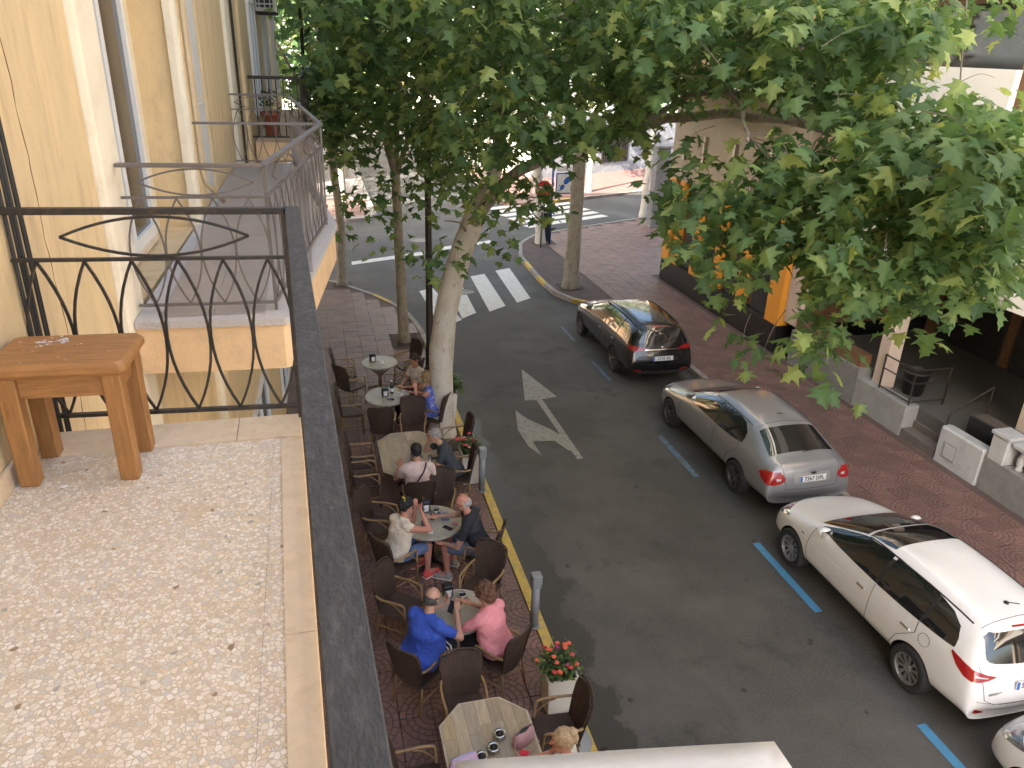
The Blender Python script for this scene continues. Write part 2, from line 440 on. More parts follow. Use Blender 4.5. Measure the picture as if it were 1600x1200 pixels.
def pavement(name, label, poly, inner, x0, x1, y0, y1, keep, holes=(), z=.118, skew=0.):
    pv = MB().prism(poly, -.02, z).build(name, MORTAR)
    tag(pv, label, None, kind='structure')
    cells = []
    nx = int((x1 - x0) / TS); ny = int((y1 - y0) / TS)
    for i in range(nx):
        for j in range(ny):
            cy = y0 + (j + .5) * TS; cx = x0 + (i + .5) * TS + skew * cy
            ok = all(inside(inner, cx + a * .19, cy + b * .19) for a, b in ((-1, -1), (1, -1), (1, 1), (-1, 1)))
            if ok and not any(abs(cx - hx) < hw + .1 and abs(cy - hy) < hw + .1 for hx, hy, hw in holes):
                cells.append((cx, cy, z + random.uniform(-.002, .003), (i & 1) + 2 * (j & 1)))
    cells.sort(key=lambda c: (0 if keep(c[0], c[1]) else 1e6) + math.hypot(c[0], c[1]))
    n1 = sum(1 for c in cells if keep(c[0], c[1])); n1 = min(n1, 300)
    for c in cells[:n1]:
        o = obj('paving_tile', TM[c[3]], pv, (c[0], c[1], c[2]))
        o.rotation_euler = (random.uniform(-.006, .006), random.uniform(-.006, .006), random.uniform(-.004, .004))
    if cells[n1:]: merged_tiles('paving_tiles_rest', cells[n1:], pv, TILE)
    return pv
# left pavement (cafe side)
LK = [(2.72, -6), (2.74, 4), (2.78, 10), (2.84, 16), (2.88, 19.6), (2.70, 21.8), (2.1, 23.4), (1.35, 24.5), (.6, 25.6), (-2, 27.2), (-14, 29)]
LKi = [(x - .15, y) if y < 21 else (x - .10, y - .12) for x, y in LK]
TREES_L = [(2.32, 13.95, .34), (2.2, 19.45, .42), (.85, 25.0, .3)]
lpoly = LKi + [(-14, -6)]
pave_l = pavement('pavement', 'red patterned tile pavement under the café tables', lpoly, LKi + [(-14, -6)], -1.43, 2.65, 3.6, 27, lambda x, y: y < 20 and x > -.1 + max(0, (y - 12) * .05), TREES_L, skew=.004)
kerb_line(pave_l, LK, .145, 1, lambda x, y: y < 15 or (y < 24 and random.random() < .25))
# right pavement
RK = [(9.1, -6), (9.1, 20.6), (8.95, 21.3), (8.1, 22.0), (7.6, 22.9), (7.5, 24.5), (7.65, 28.0), (8.2, 30.1), (9.3, 31.5), (11, 32.3), (13.6, 33.5), (24, 38.3)]
RKi = [(x + .14, y) if y < 29 else (x + .06, y - .13) for x, y in RK]
rpoly = RKi + [(24, 24.4), (11.9, 24.4), (11.9, -6)]
TREES_R = [(8.3, 23.7, .42), (9.05, 29.8, .34), (15.6, 34.3, .36)]
pave_r = pavement('pavement', 'red tile pavement beside the parked cars', rpoly, rpoly, 9.24, 24, 6.2, 36, lambda x, y: y < 25, TREES_R)
kerb_line(pave_r, RK, .14, -1, lambda x, y: 21.5 < y < 27 and random.random() < .6)
# far pavements
fl = [(-16, 37.2), (1.6, 35.2), (2.6, 35.5), (3.0, 36.4), (3.1, 62), (-16, 62)]
p3 = tag(MB().prism(fl, -.02, .13).build('pavement', PLAZA), 'pale pavement of the far left street corner', None, kind='structure')
kerb_line(p3, fl[:5], .16, 1, lambda x, y: False, z=.145)
sheet('red_paving', [(-1.5, 36.6), (2.5, 36.0), (2.8, 40), (-1.5, 40)], .1345, FARPAVE, p3)
fr = [(9.4, 62), (9.4, 39.2), (9.9, 38.4), (11, 38.3), (16, 40.3), (30, 46.5), (30, 62)]
p4 = tag(MB().prism(fr, -.02, .13).build('pavement', FARPAVE), 'red pavement in front of the grey stone corner building', None, kind='structure')
kerb_line(p4, fr[:6], .16, 1, lambda x, y: 11 < x < 14, z=.145)
# ================================================================== building materials
STUCCO = mat('yellow stucco', (.74, .55, .30), .9, var=.12, scale=2.2, bump=.6, bscale=110, dirt=(.50, .34, .18), dscale=3.5, damt=.65, stretch=(1, 2.2, .5))
STUCCO2 = mat('pale cream stucco', (.80, .70, .52), .9, var=.06, scale=3, bump=.25, bscale=90, dirt=(.62, .48, .3), dscale=5, damt=.5)
FASCIA = mat('peach painted fascia', (.74, .50, .27), .85, var=.10, scale=3, bump=.2, bscale=60, dirt=(.45, .32, .2), dscale=4, damt=.6)
MARBLE = mat('beige marble strip', (.70, .55, .37), .45, var=.14, scale=9, dirt=(.5, .34, .18), dscale=14, damt=.5)
GREYEDGE = mat('grey slab lip', (.50, .45, .40), .8, var=.15, scale=8, bump=.4, bscale=50, dirt=(.3, .25, .2), dscale=8)
BLACKIRON = mat('black painted iron', (.035, .032, .028), .42, .3, var=.4, scale=30, bump=.15, bscale=200, dirt=(.12, .075, .045), dscale=25, damt=.8)
def rail_top():
    m = mat('weathered handrail', (.050, .048, .044), .8, .0, var=.25, scale=40, bump=.35, bscale=120, dirt=(.15, .14, .125), dscale=55, damt=.5, stretch=(1, .4, 1))
    return m
RAILTOP = rail_top()
GREYIRON = mat('grey brown painted iron', (.16, .135, .115), .5, .2, var=.2, scale=30)
WHITEALU = mat('white window frame', (.78, .76, .72), .4, var=.05, scale=5)
GLASSD = mat('dark window glass', (.03, .033, .035), .06, var=.2, scale=2, spec=.8)
CLOSET = mat('grey white panel', (.62, .59, .54), .6, var=.08, scale=4)
CABLE = mat('black cable', (.03, .028, .026), .6, var=.2)
PIPE = mat('painted pipe', (.55, .42, .26), .6, var=.12)
BFLOOR = mat('brown balcony tiles', (.33, .275, .23), .35, var=.10, scale=5, dirt=(.28, .2, .16), dscale=2)
CONC = mat('grey concrete', (.30, .30, .285), .85, var=.18, scale=3, bump=.4, bscale=40, dirt=(.17, .16, .15), dscale=2, damt=.7)
CONCD = mat('rough grey render', (.22, .215, .205), .9, var=.2, scale=6, bump=.8, bscale=45, dirt=(.13, .12, .11), dscale=2, damt=.7)
CONCW = mat('pale grey plaster', (.44, .45, .45), .85, var=.12, scale=4, bump=.4, bscale=30, dirt=(.28, .28, .27), dscale=3, damt=.6)
BEIGE = mat('beige plaster', (.44, .375, .285), .85, var=.08, scale=2, bump=.15, dirt=(.34, .28, .2), dscale=1.5)
PINKW = mat('pale pink beige plaster', (.56, .46, .38), .85, var=.1, scale=2, bump=.15, dirt=(.4, .33, .28), dscale=2)
TANW = mat('tan plaster', (.66, .44, .27), .85, var=.07, scale=2, bump=.1)
WHITEW = mat('white plaster', (.80, .78, .73), .85, var=.06, scale=2, bump=.1)
ORANGE = mat('orange shopfront paint', (.72, .30, .03), .45, var=.08, scale=3)
BLACKB = mat('black shop base', (.012, .012, .013), .35, var=.3, scale=4, dirt=(.05, .05, .05), dscale=3)
SHUTTER = mat('dark roller shutter', (.035, .033, .032), .55, .3, var=.2, scale=3)
STONE = mat('grey marble cladding', (.22, .225, .235), .45, var=.3, scale=3, dirt=(.36, .36, .36), dscale=3, damt=.5)
BROWNW = mat('brown wood', (.17, .09, .045), .5, var=.3, scale=6)

def terrazzo():
    m = mat('terrazzo floor tile', (.56, .45, .31), .38, var=.12, scale=3)
    n, l, b = nodes(m)
    geo = n.new('ShaderNodeNewGeometry')
    nz = n.new('ShaderNodeTexNoise'); nz.inputs['Scale'].default_value = 26; nz.inputs['Detail'].default_value = 2
    l.new(geo.outputs['Position'], nz.inputs['Vector'])
    va = n.new('ShaderNodeVectorMath'); va.operation = 'MULTIPLY_ADD'
    l.new(nz.outputs['Color'], va.inputs[0]); va.inputs[1].default_value = (.016, .016, .016); l.new(geo.outputs['Position'], va.inputs[2])
    def vor(scale, feat, rnd=1.):
        v = n.new('ShaderNodeTexVoronoi'); v.inputs['Scale'].default_value = scale; v.feature = feat; v.inputs['Randomness'].default_value = rnd
        l.new(va.outputs[0], v.inputs['Vector']); return v
    a = vor(64, 'F1'); e = vor(64, 'DISTANCE_TO_EDGE')
    sep = n.new('ShaderNodeSeparateColor'); l.new(a.outputs['Color'], sep.inputs[0])
    rp = n.new('ShaderNodeValToRGB'); cr = rp.color_ramp; cr.interpolation = 'CONSTANT'
    cols = [(0, (.78, .68, .54)), (.2, (.70, .585, .43)), (.36, (.82, .745, .63)), (.55, (.63, .51, .36)), (.68, (.75, .65, .50)), (.81, (.62, .56, .475)), (.89, (.72, .56, .36)), (.95, (.58, .53, .47)), (.986, (.30, .19, .11)), (.9905, (.38, .34, .30)), (.994, (.72, .64, .52))]
    cr.elements[0].position = 0; cr.elements[0].color = (*cols[0][1], 1)
    cr.elements[1].position = cols[1][0]; cr.elements[1].color = (*cols[1][1], 1)
    for p, c in cols[2:]:
        x = cr.elements.new(p); x.color = (*c, 1)
    l.new(sep.outputs[0], rp.inputs[0])
    thr = mth(n, l, 'ADD', .055, mth(n, l, 'MULTIPLY', sep.outputs[1], .07))
    edge = n.new('ShaderNodeMapRange'); l.new(e.outputs['Distance'], edge.inputs[0])
    l.new(mth(n, l, 'SUBTRACT', thr, .05), edge.inputs[1]); l.new(mth(n, l, 'ADD', thr, .02), edge.inputs[2])
    edge.inputs[3].default_value = 0; edge.inputs[4].default_value = 1
    mat_c = b.inputs['Base Color'].links[0].from_socket
    mx = n.new('ShaderNodeMix'); mx.data_type = 'RGBA'
    l.new(edge.outputs[0], mx.inputs['Factor']); l.new(mat_c, mx.inputs['A']); l.new(rp.outputs[0], mx.inputs['B'])
    # soft rust and dirt stains
    n2 = n.new('ShaderNodeTexNoise'); n2.inputs['Scale'].default_value = 3.2; n2.inputs['Detail'].default_value = 8; n2.inputs['Roughness'].default_value = .7
    l.new(geo.outputs['Position'], n2.inputs['Vector'])
    r2 = n.new('ShaderNodeMapRange'); r2.inputs[1].default_value = .52; r2.inputs[2].default_value = .75; r2.inputs[3].default_value = 0; r2.inputs[4].default_value = .45
    l.new(n2.outputs[0], r2.inputs[0])
    m2 = n.new('ShaderNodeMix'); m2.data_type = 'RGBA'; m2.inputs['B'].default_value = (.55, .36, .16, 1)
    l.new(r2.outputs[0], m2.inputs['Factor']); l.new(mx.outputs['Result'], m2.inputs['A']); l.new(m2.outputs['Result'], b.inputs['Base Color'])
    return m
TERR = terrazzo()

# ================================================================== our building (facade frame: x out of the wall, y along it)
FX0, FS = -1.27, .03
FA = -math.atan(FS)
def fw(x, y, z): # facade-local -> world
    c, s = math.cos(FA), math.sin(FA)
    return Vector((FX0 + x * c - y * s, x * s + y * c, z))
HB = 18.6
bl = thing('apartment_building', 'yellow stucco apartment block with balconies along the café pavement', 'building', (FX0, 0, 0), FA)
w_ = MB()
w_.bb(-14, -.6, -9, 24, -.1, HB)                      # core
w_.bb(-.6, 0, -9, 5.16, -.1, HB)                      # wall beside our balcony
w_.bb(-.6, 0, 5.16, 7.6, -.1, 5.88); w_.bb(-.6, 0, 5.16, 7.6, 8.3, HB)
w_.bb(-.6, 0, 7.6, 8.38, -.1, HB)
w_.bb(-.6, 0, 8.38, 9.3, -.1, 5.88); w_.bb(-.6, 0, 8.38, 9.3, 8.0, HB)
w_.bb(-.6, 0, 9.3, 24, -.1, HB)
w_.build('wall', STUCCO, bl)
MB().bb(-.62, -.30, 5.16, 7.6, 5.88, 8.3).build('recess_wall', STUCCO2, bl)
# rounded pale pilasters
def pil(y0, y1, x, m, z0=3.2, z1=HB - .4, nm='pilaster'):
    mb = MB(); r = .035
    mb.prism([(-.02, y0), (x - r, y0), (x - r * .3, y0 + r * .3), (x, y0 + r), (x, y1 - r), (x - r * .3, y1 - r * .3), (x - r, y1), (-.02, y1)], z0, z1)
    return mb.build(nm, m, bl)
pil(4.72, 5.15, .045, STUCCO2); pil(7.55, 7.72, .07, STUCCO2); pil(8.02, 8.37, .05, STUCCO); pil(11.5, 11.9, .05, STUCCO2); pil(13.3, 13.7, .05, STUCCO)
# balcony door in the recess
def door(y0, y1, z0, z1, x, par):
    d = MB(); t = .07
    for a, b in ((y0, y0 + t), (y1 - t, y1), ((y0 + y1) / 2 - .05, (y0 + y1) / 2 + .05)): d.bb(x, x + .06, a, b, z0, z1)
    d.bb(x + .002, x + .058, y0 + t, y1 - t, z0, z0 + .1); d.bb(x + .002, x + .058, y0 + t, y1 - t, z1 - .1, z1)
    dr = d.build('balcony_door', WHITEALU, par)
    for a, b in ((y0 + t, (y0 + y1) / 2 - .05), ((y0 + y1) / 2 + .05, y1 - t)):
        MB().bb(x + .015, x + .03, a, b, z0 + .1, z1 - .1).build('pane', GLASSD, dr)
    return dr
door(5.6, 7.15, 5.92, 8.2, -.295, bl)
MB().bb(-.30, -.2, 5.4, 7.0, 5.9, 5.93).build('door_sill', MARBLE, bl)
cl = MB(); cl.bb(-.2, -.03, 8.40, 9.28, 5.9, 7.95)
cl = cl.build('closet_panel', CLOSET, bl)
for z0, z1 in ((5.98, 6.85), (6.93, 7.88)): MB().bb(-.03, -.012, 8.46, 9.22, z0, z1).build('panel_leaf', CLOSET, cl)
# rain pipe
MB().tube([(.10, 7.75, HB - .5), (.10, 7.75, 6.35), (.11, 7.78, 6.25), (.22, 8.05, 6.02)], .022, 8).build('rain_pipe', PIPE, bl, True)
for zz in (6.6, 7.3, 7.9):
    MB().lathe([(.03, -.012), (.03, .012)], 10, (.10, 7.75, zz)).build('pipe_clip', PIPE, bl)
# cables on the wall
for k, (yy, r_) in enumerate(((3.40, .009), (3.435, .006), (3.47, .011), (3.52, .007), (3.56, .006))):
    pts = [(.014 + .004 * (k % 2), yy + .01 * math.sin(z * 1.7 + k), z) for z in [3.0 + .5 * i for i in range(28)]]
    MB().tube(pts, r_, 6).build('wall_cable', CABLE, bl, True)
for k in range(3):
    pts = [(.014, 12.55 + .07 * k + .015 * math.sin(z * 1.3 + k), z) for z in [4.0 + .5 * i for i in range(22)]]
    MB().tube(pts, .012, 6).build('wall_cable', CABLE, bl, True)
# crack
random.seed(4)
pts = []; yy = 3.83
for i in range(60):
    yy += random.uniform(-.012, .0115); pts.append((.0005, yy, 8.2 - i * .05))
MB().tube(pts, [random.uniform(.0012, .0035) for _ in pts], 4).build('wall_crack', mat('crack', (.22, .12, .06), .95), bl)
# upper and lower windows further along
def window(y0, y1, z0, z1, par, x=.0):
    f_ = MB(); t = .06
    f_.bb(x, x + .05, y0, y1, z0, z0 + t); f_.bb(x, x + .05, y0, y1, z1 - t, z1); f_.bb(x, x + .05, y0, y0 + t, z0 + t, z1 - t); f_.bb(x, x + .05, y1 - t, y1, z0 + t, z1 - t)
    f_.bb(x + .003, x + .047, (y0 + y1) / 2 - .03, (y0 + y1) / 2 + .03, z0 + t, z1 - t)
    o = f_.build('window', WHITEALU, par)
    MB().bb(x + .004, x + .02, y0 + t, y1 - t, z0 + t, z1 - t).build('pane', GLASSD, o)
    return o
for z0 in (9.3, 12.4, 15.4):
    for y0 in (-2, 2.0, 5.4, 9.6, 15, 19): window(y0, y0 + 1.5, z0, z0 + 2.0, bl)
for y0 in (15.2, 18.4, 21.4): window(y0, y0 + 1.3, 6.2, 8.1, bl)
for y0 in (5.5, 9.8, 15, 19): window(y0, y0 + 2.2, .5, 2.7, bl)
MB().bb(-14.2, .25, -9.2, 24.2, HB, HB + .35).build('roof', CONC, bl)
MB().bb(-1.2, -.02, 24.003, 24.05, 0, 3).build('base_cladding', STONE, bl)
for z0 in (3.6, 6.4, 9.4, 12.4):                      # side facing the crossing street
    for x0 in (-3.4, -6.5, -9.6):
        o = MB().bb(x0, x0 + 1.3, 24.002, 24.05, z0, z0 + 1.7).build('window', WHITEALU, bl)
        MB().bb(x0 + .1, x0 + 1.2, 24.045, 24.06, z0 + .1, z0 + 1.6).build('pane', GLASSD, o)

# ---------------------------------------------------------------- own balcony
FZ = 5.9
own = thing('balcony', 'near balcony with terrazzo floor and marble edge', 'balcony', (0, 0, 0))
edge = lambda y: -.0218 - .0266 * y                       # outer edge of the floor
wallx = lambda y: FX0 + FS * y
slab = MB(); slab.prism([(wallx(-1.3) + .003, -1.3), (edge(-1.3), -1.3), (edge(3.34), 3.34), (wallx(3.34) + .003, 3.34)], FZ - .30, FZ - .02)
slab.build('slab', FASCIA, own)
T = .30
tid = 0
xs = [-.222 - T * k for k in range(5)]
for i, x1 in enumerate([-.145] + xs):
    x0 = ([-.222] + [x - T for x in xs])[i]
    for j in range(16):
        y0 = 3.12 - T * (j + 1); y1 = y0 + T
        if y0 < -1.3: continue
        q = [(max(x0, wallx(y0) + .02) + .0004, y0 + .0004), (x1 - .0004 - (.0266 * (y0 - 3) if i == 0 else 0), y0 + .0004), (x1 - .0004 - (.0266 * (y1 - 3) if i == 0 else 0), y1 - .0004), (max(x0, wallx(y1) + .02) + .0004, y1 - .0004)]
        if x1 < wallx(y0) + .03: continue
        MB().prism(q, FZ - .02, FZ).build('floor_tile', TERR, own)
def strip(q, nm='edge_strip', z0=FZ - .02, z1=FZ + .006, m=MARBLE): return MB().prism(q, z0, z1).build(nm, m, own)
for y0, y1 in ((-1.3, .75), (.753, 1.85), (1.853, 3.1)):
    strip([(edge(y0) - .088, y0), (edge(y0), y0), (edge(y1), y1), (edge(y1) - .088, y1)])
for x0, x1 in ((-1.15, -.75), (-.747, -.38), (-.377, edge(3.3))):
    strip([(x0, 3.123), (x1, 3.123), (x1, 3.34), (x0, 3.34)])
strip([(wallx(-1.3) + .004, -1.3), (wallx(-1.3) + .019, -1.3), (wallx(3.12) + .019, 3.12), (wallx(3.12) + .004, 3.12)], 'skirting', FZ - .01, FZ + .085)

# ---------------------------------------------------------------- railings
def vesica_mesh(wd, hh, r, m):
    mb = MB()
    a = arc((0, 0, 0), (0, 0, hh), (-wd / 2, 0, 0), 12); b = arc((0, 0, 0), (0, 0, hh), (wd / 2, 0, 0), 12)
    mb.tube(a, r, 4); mb.tube(b, r, 4)
    me = mb.mesh('lens_bar'); me.materials.append(m); return me
def hvesica_mesh(wd, hh, r, m):
    mb = MB()
    a = arc((-wd / 2, 0, 0), (wd / 2, 0, 0), (0, 0, hh / 2), 14); b = arc((-wd / 2, 0, 0), (wd / 2, 0, 0), (0, 0, -hh / 2), 14)
    mb.tube(a, r, 4); mb.tube(b, r, 4)
    me = mb.mesh('eye_bar'); me.materials.append(m); return me
def panel(par, p, q, zb, zm, zt, m, mtop, tw=.052, th=.022, sp=.19, eye=.76, r=.0075, top=True, posts=(True, True)):
    p = Vector(p); q = Vector(q); d = q - p; L = d.length; a = math.atan2(d.y, d.x)
    mx = Matrix.Translation((p.x, p.y, 0)) @ Matrix.Rotation(a, 4, 'Z')
    if top: MB().rbox((L / 2, 0, zt), (L, tw, th), .004, mx=mx).build('handrail', mtop, par)
    MB().box((L / 2, 0, zm), (L - .004, .018, .014), mx=mx).build('middle_rail', m, par)
    MB().box((L / 2, 0, zb), (L - .004, .022, .016), mx=mx).build('bottom_rail', m, par)
    for k, on in enumerate(posts):
        if on: MB().box((.009 if k == 0 else L - .009, 0, (FZ - .05 + zt - th / 2) / 2), (.018, .016, zt - th / 2 - FZ + .05), mx=mx).build('post', m, par)
    n = max(1, round(L / sp)); s = L / n
    me = vesica_mesh(s - .006, zm - zb - .014, r, m)
    for k in range(n):
        o = obj('lens_bar', me, par); o.matrix_local = mx @ Matrix.Translation(((k + .5) * s, 0, zb + .007))
    ne = max(1, round(L / (eye * 1.35))); hh = zt - th / 2 - zm - .012
    me2 = hvesica_mesh(min(eye, L * .8), hh - .01, r, m)
    for k in range(ne):
        o = obj('eye_bar', me2, par); o.matrix_local = mx @ Matrix.Translation(((k + .5) * L / ne + .02, 0, zm + .007 + hh / 2))
rail = thing('balcony_railing', 'black iron railing with lens shaped bars around the near balcony', 'railing', (0, 0, 0))
ZT, ZM, ZB = 6.85, 6.655, 5.965
panel(rail, (wallx(3.37) + .004, 3.385), (-.10, 3.305), ZB, ZM, ZT, BLACKIRON, BLACKIRON, tw=.034, th=.026, eye=.72, posts=(False, True))
panel(rail, (-.072, 3.335), (.062, -1.25), ZB, ZM, ZT, BLACKIRON, RAILTOP, tw=.058, th=.024, posts=(False, True))
# neighbour's pointed balcony
nb = thing('balcony', 'neighbouring pointed balcony with peach fascia and brown floor', 'balcony', (0, 0, 0))
spoly = [(wallx(4.8) + .05, 4.80), (-.20, 4.745), (-.155, 4.79), (.24, 7.45), (-.10, 11.45), (wallx(11.45) + .004, 11.5)]
spin = [(wallx(4.8) + .05, 4.82), (-.215, 4.77), (-.17, 4.81), (.215, 7.45), (-.115, 11.43), (wallx(11.45) + .004, 11.48)]
MB().prism(spin, FZ - .345, FZ - .045).build('slab', FASCIA, nb)
MB().prism(spoly, FZ - .0449, FZ).build('slab_lip', GREYEDGE, nb)
fin = [(wallx(4.8) + .06, 4.95), (-.29, 4.92), (.10, 7.45), (-.21, 11.3), (wallx(11.3) + .03, 11.32)]
for i in range(5):
    for j in range(22):
        x0 = -1.25 + i * .31; y0 = 4.86 + j * .31
        if inside(fin, x0 + .155, y0 + .155): MB().bb(x0 + .002, x0 + .308, y0 + .002, y0 + .308, FZ + .0005, FZ + .006).build('floor_tile', BFLOOR, nb)
nr = thing('balcony_railing', 'grey brown iron railing of the pointed neighbouring balcony', 'railing', (0, 0, 0))
A_, B_, C_, D_, E_ = (wallx(4.95) + .055, 4.96), (-.255, 4.915), (.145, 7.42), (-.185, 11.25), (wallx(11.3) + .01, 11.3)
for p, q in ((A_, B_), (B_, C_), (C_, D_), (D_, E_)):
    panel(nr, p, q, 5.955, 6.615, 6.80, GREYIRON, GREYIRON, tw=.045, th=.022, r=.007, posts=(p == B_ or p == C_, False), eye=.8)
MB().box((0, 0, 0), (1.1, .03, .02), mx=Matrix.Translation(((C_[0] + wallx(7.4)) / 2 + .06, 7.5, 6.795))).build('divider_rail', GREYIRON, nr)
# third balcony: straight black bars
tb = thing('balcony', 'third balcony along the block behind a black straight barred railing', 'balcony', (0, 0, 0))
q3 = [(wallx(13.9) + .06, 13.9), (-.10, 13.8), (.06, 14.1), (.28, 20.5), (wallx(20.5) + .004, 20.5)]
MB().prism(q3, FZ - .3, FZ).build('slab', FASCIA, tb)
tr = thing('balcony_railing', 'black straight barred railing on the third balcony along', 'railing', (0, 0, 0))
def bars(par, p, q, zb, zt, m, sp=.11):
    p = Vector(p); q = Vector(q); d = q - p; L = d.length; a = math.atan2(d.y, d.x)
    mx = Matrix.Translation((p.x, p.y, 0)) @ Matrix.Rotation(a, 4, 'Z')
    MB().box((L / 2, 0, zt), (L, .06, .05), mx=mx).build('handrail', m, par)
    MB().box((L / 2, 0, zb), (L, .03, .03), mx=mx).build('bottom_rail', m, par)
    n = int(L / sp)
    mb = MB(); mb.box((0, 0, (zb + zt) / 2), (.018, .018, zt - zb - .03)); me = mb.mesh('bar'); me.materials.append(m)
    for k in range(n + 1):
        o = obj('bar', me, par); o.matrix_local = mx @ Matrix.Translation((L * k / n * .98 + .01, 0, 0))
bars(tr, (wallx(13.97) + .01, 13.97), (-.06, 13.9), FZ + .08, 6.9, BLACKIRON); bars(tr, (-.02, 13.95), (.22, 20.4), FZ + .08, 6.9, BLACKIRON)
sh = MB(); sh.bb(-.03, .03, 15.6, 16.6, 6.97, 9.4)
tag(sh.build('shade_cloth', mat('black shade cloth', (.015, .013, .012), .9), None, loc=(.08, 0, 0)), 'black cloth blind hanging above the far black railing', 'blind')
# flower pots and air conditioner on the block
ac = thing('air_conditioner', 'white air conditioner unit on the yellow wall', 'air conditioner', fw(.19, 17.6, 7.95), FA)
MB().rbox((0, 0, .3), (.36, .85, .6), .02).build('casing', mat('ac casing', (.66, .62, .54), .5), ac)
gr = MB()
for k in range(6): gr.bb(-.3, .3, -.432, -.427, .1 + .07 * k, .13 + .07 * k)
for k in range(5): gr.bb(-.14 + .06 * k, -.12 + .06 * k, -.436, -.431, .08, .52)
MB().bb(-.15, .15, -.429, -.4255, .07, .53).build('grille_recess', mat('ac dark', (.04, .04, .04), .7), ac)
gr2 = MB()
for k in range(5): gr2.bb(-.15, .15, -.436, -.430, .12 + .085 * k, .145 + .085 * k)
for k in range(3): gr2.bb(-.11 + .1 * k, -.09 + .1 * k, -.442, -.4361, .07, .53)
gr2.build('grille', MATS['ac casing'], ac)
MB().bb(-.3, .2, -.35, -.31, -.05, 0).bb(-.3, .2, .31, .35, -.05, 0).build('bracket', CABLE, ac)
pot = thing('flower_pot', 'terracotta flower pot behind the third balcony railing', 'pot', (-.55, 14.9, FZ))
MB().lathe([(.10, 0), (.16, .34), (.18, .34), (.18, .4), (.15, .4), (.15, .36), (0, .36)], 14).build('pot_body', mat('terracotta', (.42, .13, .07), .8, var=.15), pot, True)
mbp = MB(); random.seed(3)
for k in range(60):
    a = random.uniform(0, 6.28); rr = random.uniform(0, .2); zz = random.uniform(.38, .75); s = .05
    c = Vector((rr * math.cos(a), rr * math.sin(a), zz)); d = Vector((random.uniform(-1, 1), random.uniform(-1, 1), random.uniform(-.3, .6))).normalized() * s; e = d.orthogonal().normalized() * s * .5
    mbp.add([c - d, c + e, c + d, c - e], [(0, 1, 2, 3)])
mbp.tube([(0, 0, .36), (.02, 0, .6)], .01, 5)
mbp.build('plant_leaves', mat('pot plant green', (.05, .09, .03), .6, var=.4), pot)
# vented box low on the facade below the pointed balcony
vb = thing('ventilation_box', 'beige vented box on the wall under the pointed balcony', 'vent box', fw(.0, 6.5, 3.2), FA)
MB().rbox((.38, 0, .45), (.74, .62, .9), .02).build('casing', mat('vent box beige', (.62, .50, .35), .6), vb)
sl = MB()
for zz in (.16, .82):
    for k in range(3): MB().bb(.36 + .06 * k, .395 + .06 * k, -.316, -.3095, zz - .06, zz + .06).build('vent_slot', BLACKB, vb)

# ================================================================== right side: terrace building
XW = 11.85
TERRF = mat('shade darkened terrace floor', (.10, .098, .09), .7, var=.2, scale=2, dirt=(.06, .055, .05), dscale=2)  # floor colour darkened to deepen the shade inside the terrace
tbu = thing('terrace_building', 'pale building with raised shop terrace, columns and balconies across the street', 'building', (0, 0, 0))
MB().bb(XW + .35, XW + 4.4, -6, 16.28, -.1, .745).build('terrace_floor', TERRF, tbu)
MB().bb(XW + 4.1, XW + 12, -6, 16.28, .745, 3.45).build('rear_wall', BROWNW, tbu)
for k in range(9):                                       # roller shutters at the back
    y0 = -5 + k * 2.35
    shm = MB()
    for j in range(26): shm.bb(XW + 4.02, XW + 4.095, y0, y0 + 2.0, .76 + j * .1, .853 + j * .1)
    shm.build('roller_shutter', SHUTTER, tbu)
MB().bb(XW + .12, XW + 12, -6, 16.28, 3.45, 18).build('upper_wall', PINKW, tbu)
MB().bb(XW - .06, XW + .119, -6, 16.28, 3.5, 4.4).build('beam', WHITEW, tbu)
for yy in (13.25, 10.2, 6.5, 2.5, -2):
    MB().rbox((XW + .38 if yy > 12 else XW + 1.2, yy, 2.095), (.34, .34, 2.7), .02).build('column', PINKW, tbu)
MB().bb(XW, XW + .348, 12.05, 13.6, -.05, .80).build('parapet_wall', CONC, tbu)
MB().bb(XW - .02, XW + .349, 13.603, 16.28, -.05, 1.02).build('parapet_wall', CONCD, tbu)
MB().bb(XW + .05, XW + .33, 13.7, 16.26, 1.021, 1.30).build('wooden_bench_board', BROWNW, tbu)
MB().bb(XW + .1, XW + .3, 16.27, 16.9, 1.06, 3.45).build('corner_post', PINKW, tbu)
for k, (x0, z) in enumerate(((XW + .02, .30), (XW + .30, .46), (XW + .58, .61))):
    MB().bb(x0, x0 + .42, 11.08, 12.046, -.03, z).build('step', mat('step stone', (.13, .11, .1), .8, var=.25), tbu)
wbx = MB().rbox((XW + .12, 10.50, .40), (.26, 1.12, .96), .05).build('meter_wall', CONCW, tbu)
m_ = MB(); m_.bb(XW - .022, XW - .008, 10.52, 10.86, .28, .62).build('meter_frame', CONC, wbx)
MB().bb(XW - .030, XW - .0225, 10.56, 10.82, .32, .58).build('meter_door', CONCW, wbx)
MB().bb(XW, XW + .34, -6, 9.92, -.05, .78).build('parapet_wall', CONCD, tbu)
MB().rbox((XW + .17, 9.72, 1.03), (.36, .36, .5), .02).build('pier', CONCW, tbu)
MB().rbox((XW + .17, 9.72, 1.32), (.42, .42, .07), .015).build('pier_cap', CONCW, tbu)
bal = MB().lathe([(.07, 0), (.07, .04), (.045, .06), (.075, .17), (.07, .23), (.035, .33), (.06, .37), (.06, .42)], 10)
bme = bal.mesh('baluster'); bme.materials.append(CONCW); bme.shade_smooth()
for k in range(18): obj('baluster', bme, tbu, (XW + .17, 9.35 - .24 * k, .78))
MB().rbox((XW + .17, 7.3, 1.24), (.3, 4.4, .085), .02).build('balustrade_rail', CONCW, tbu)
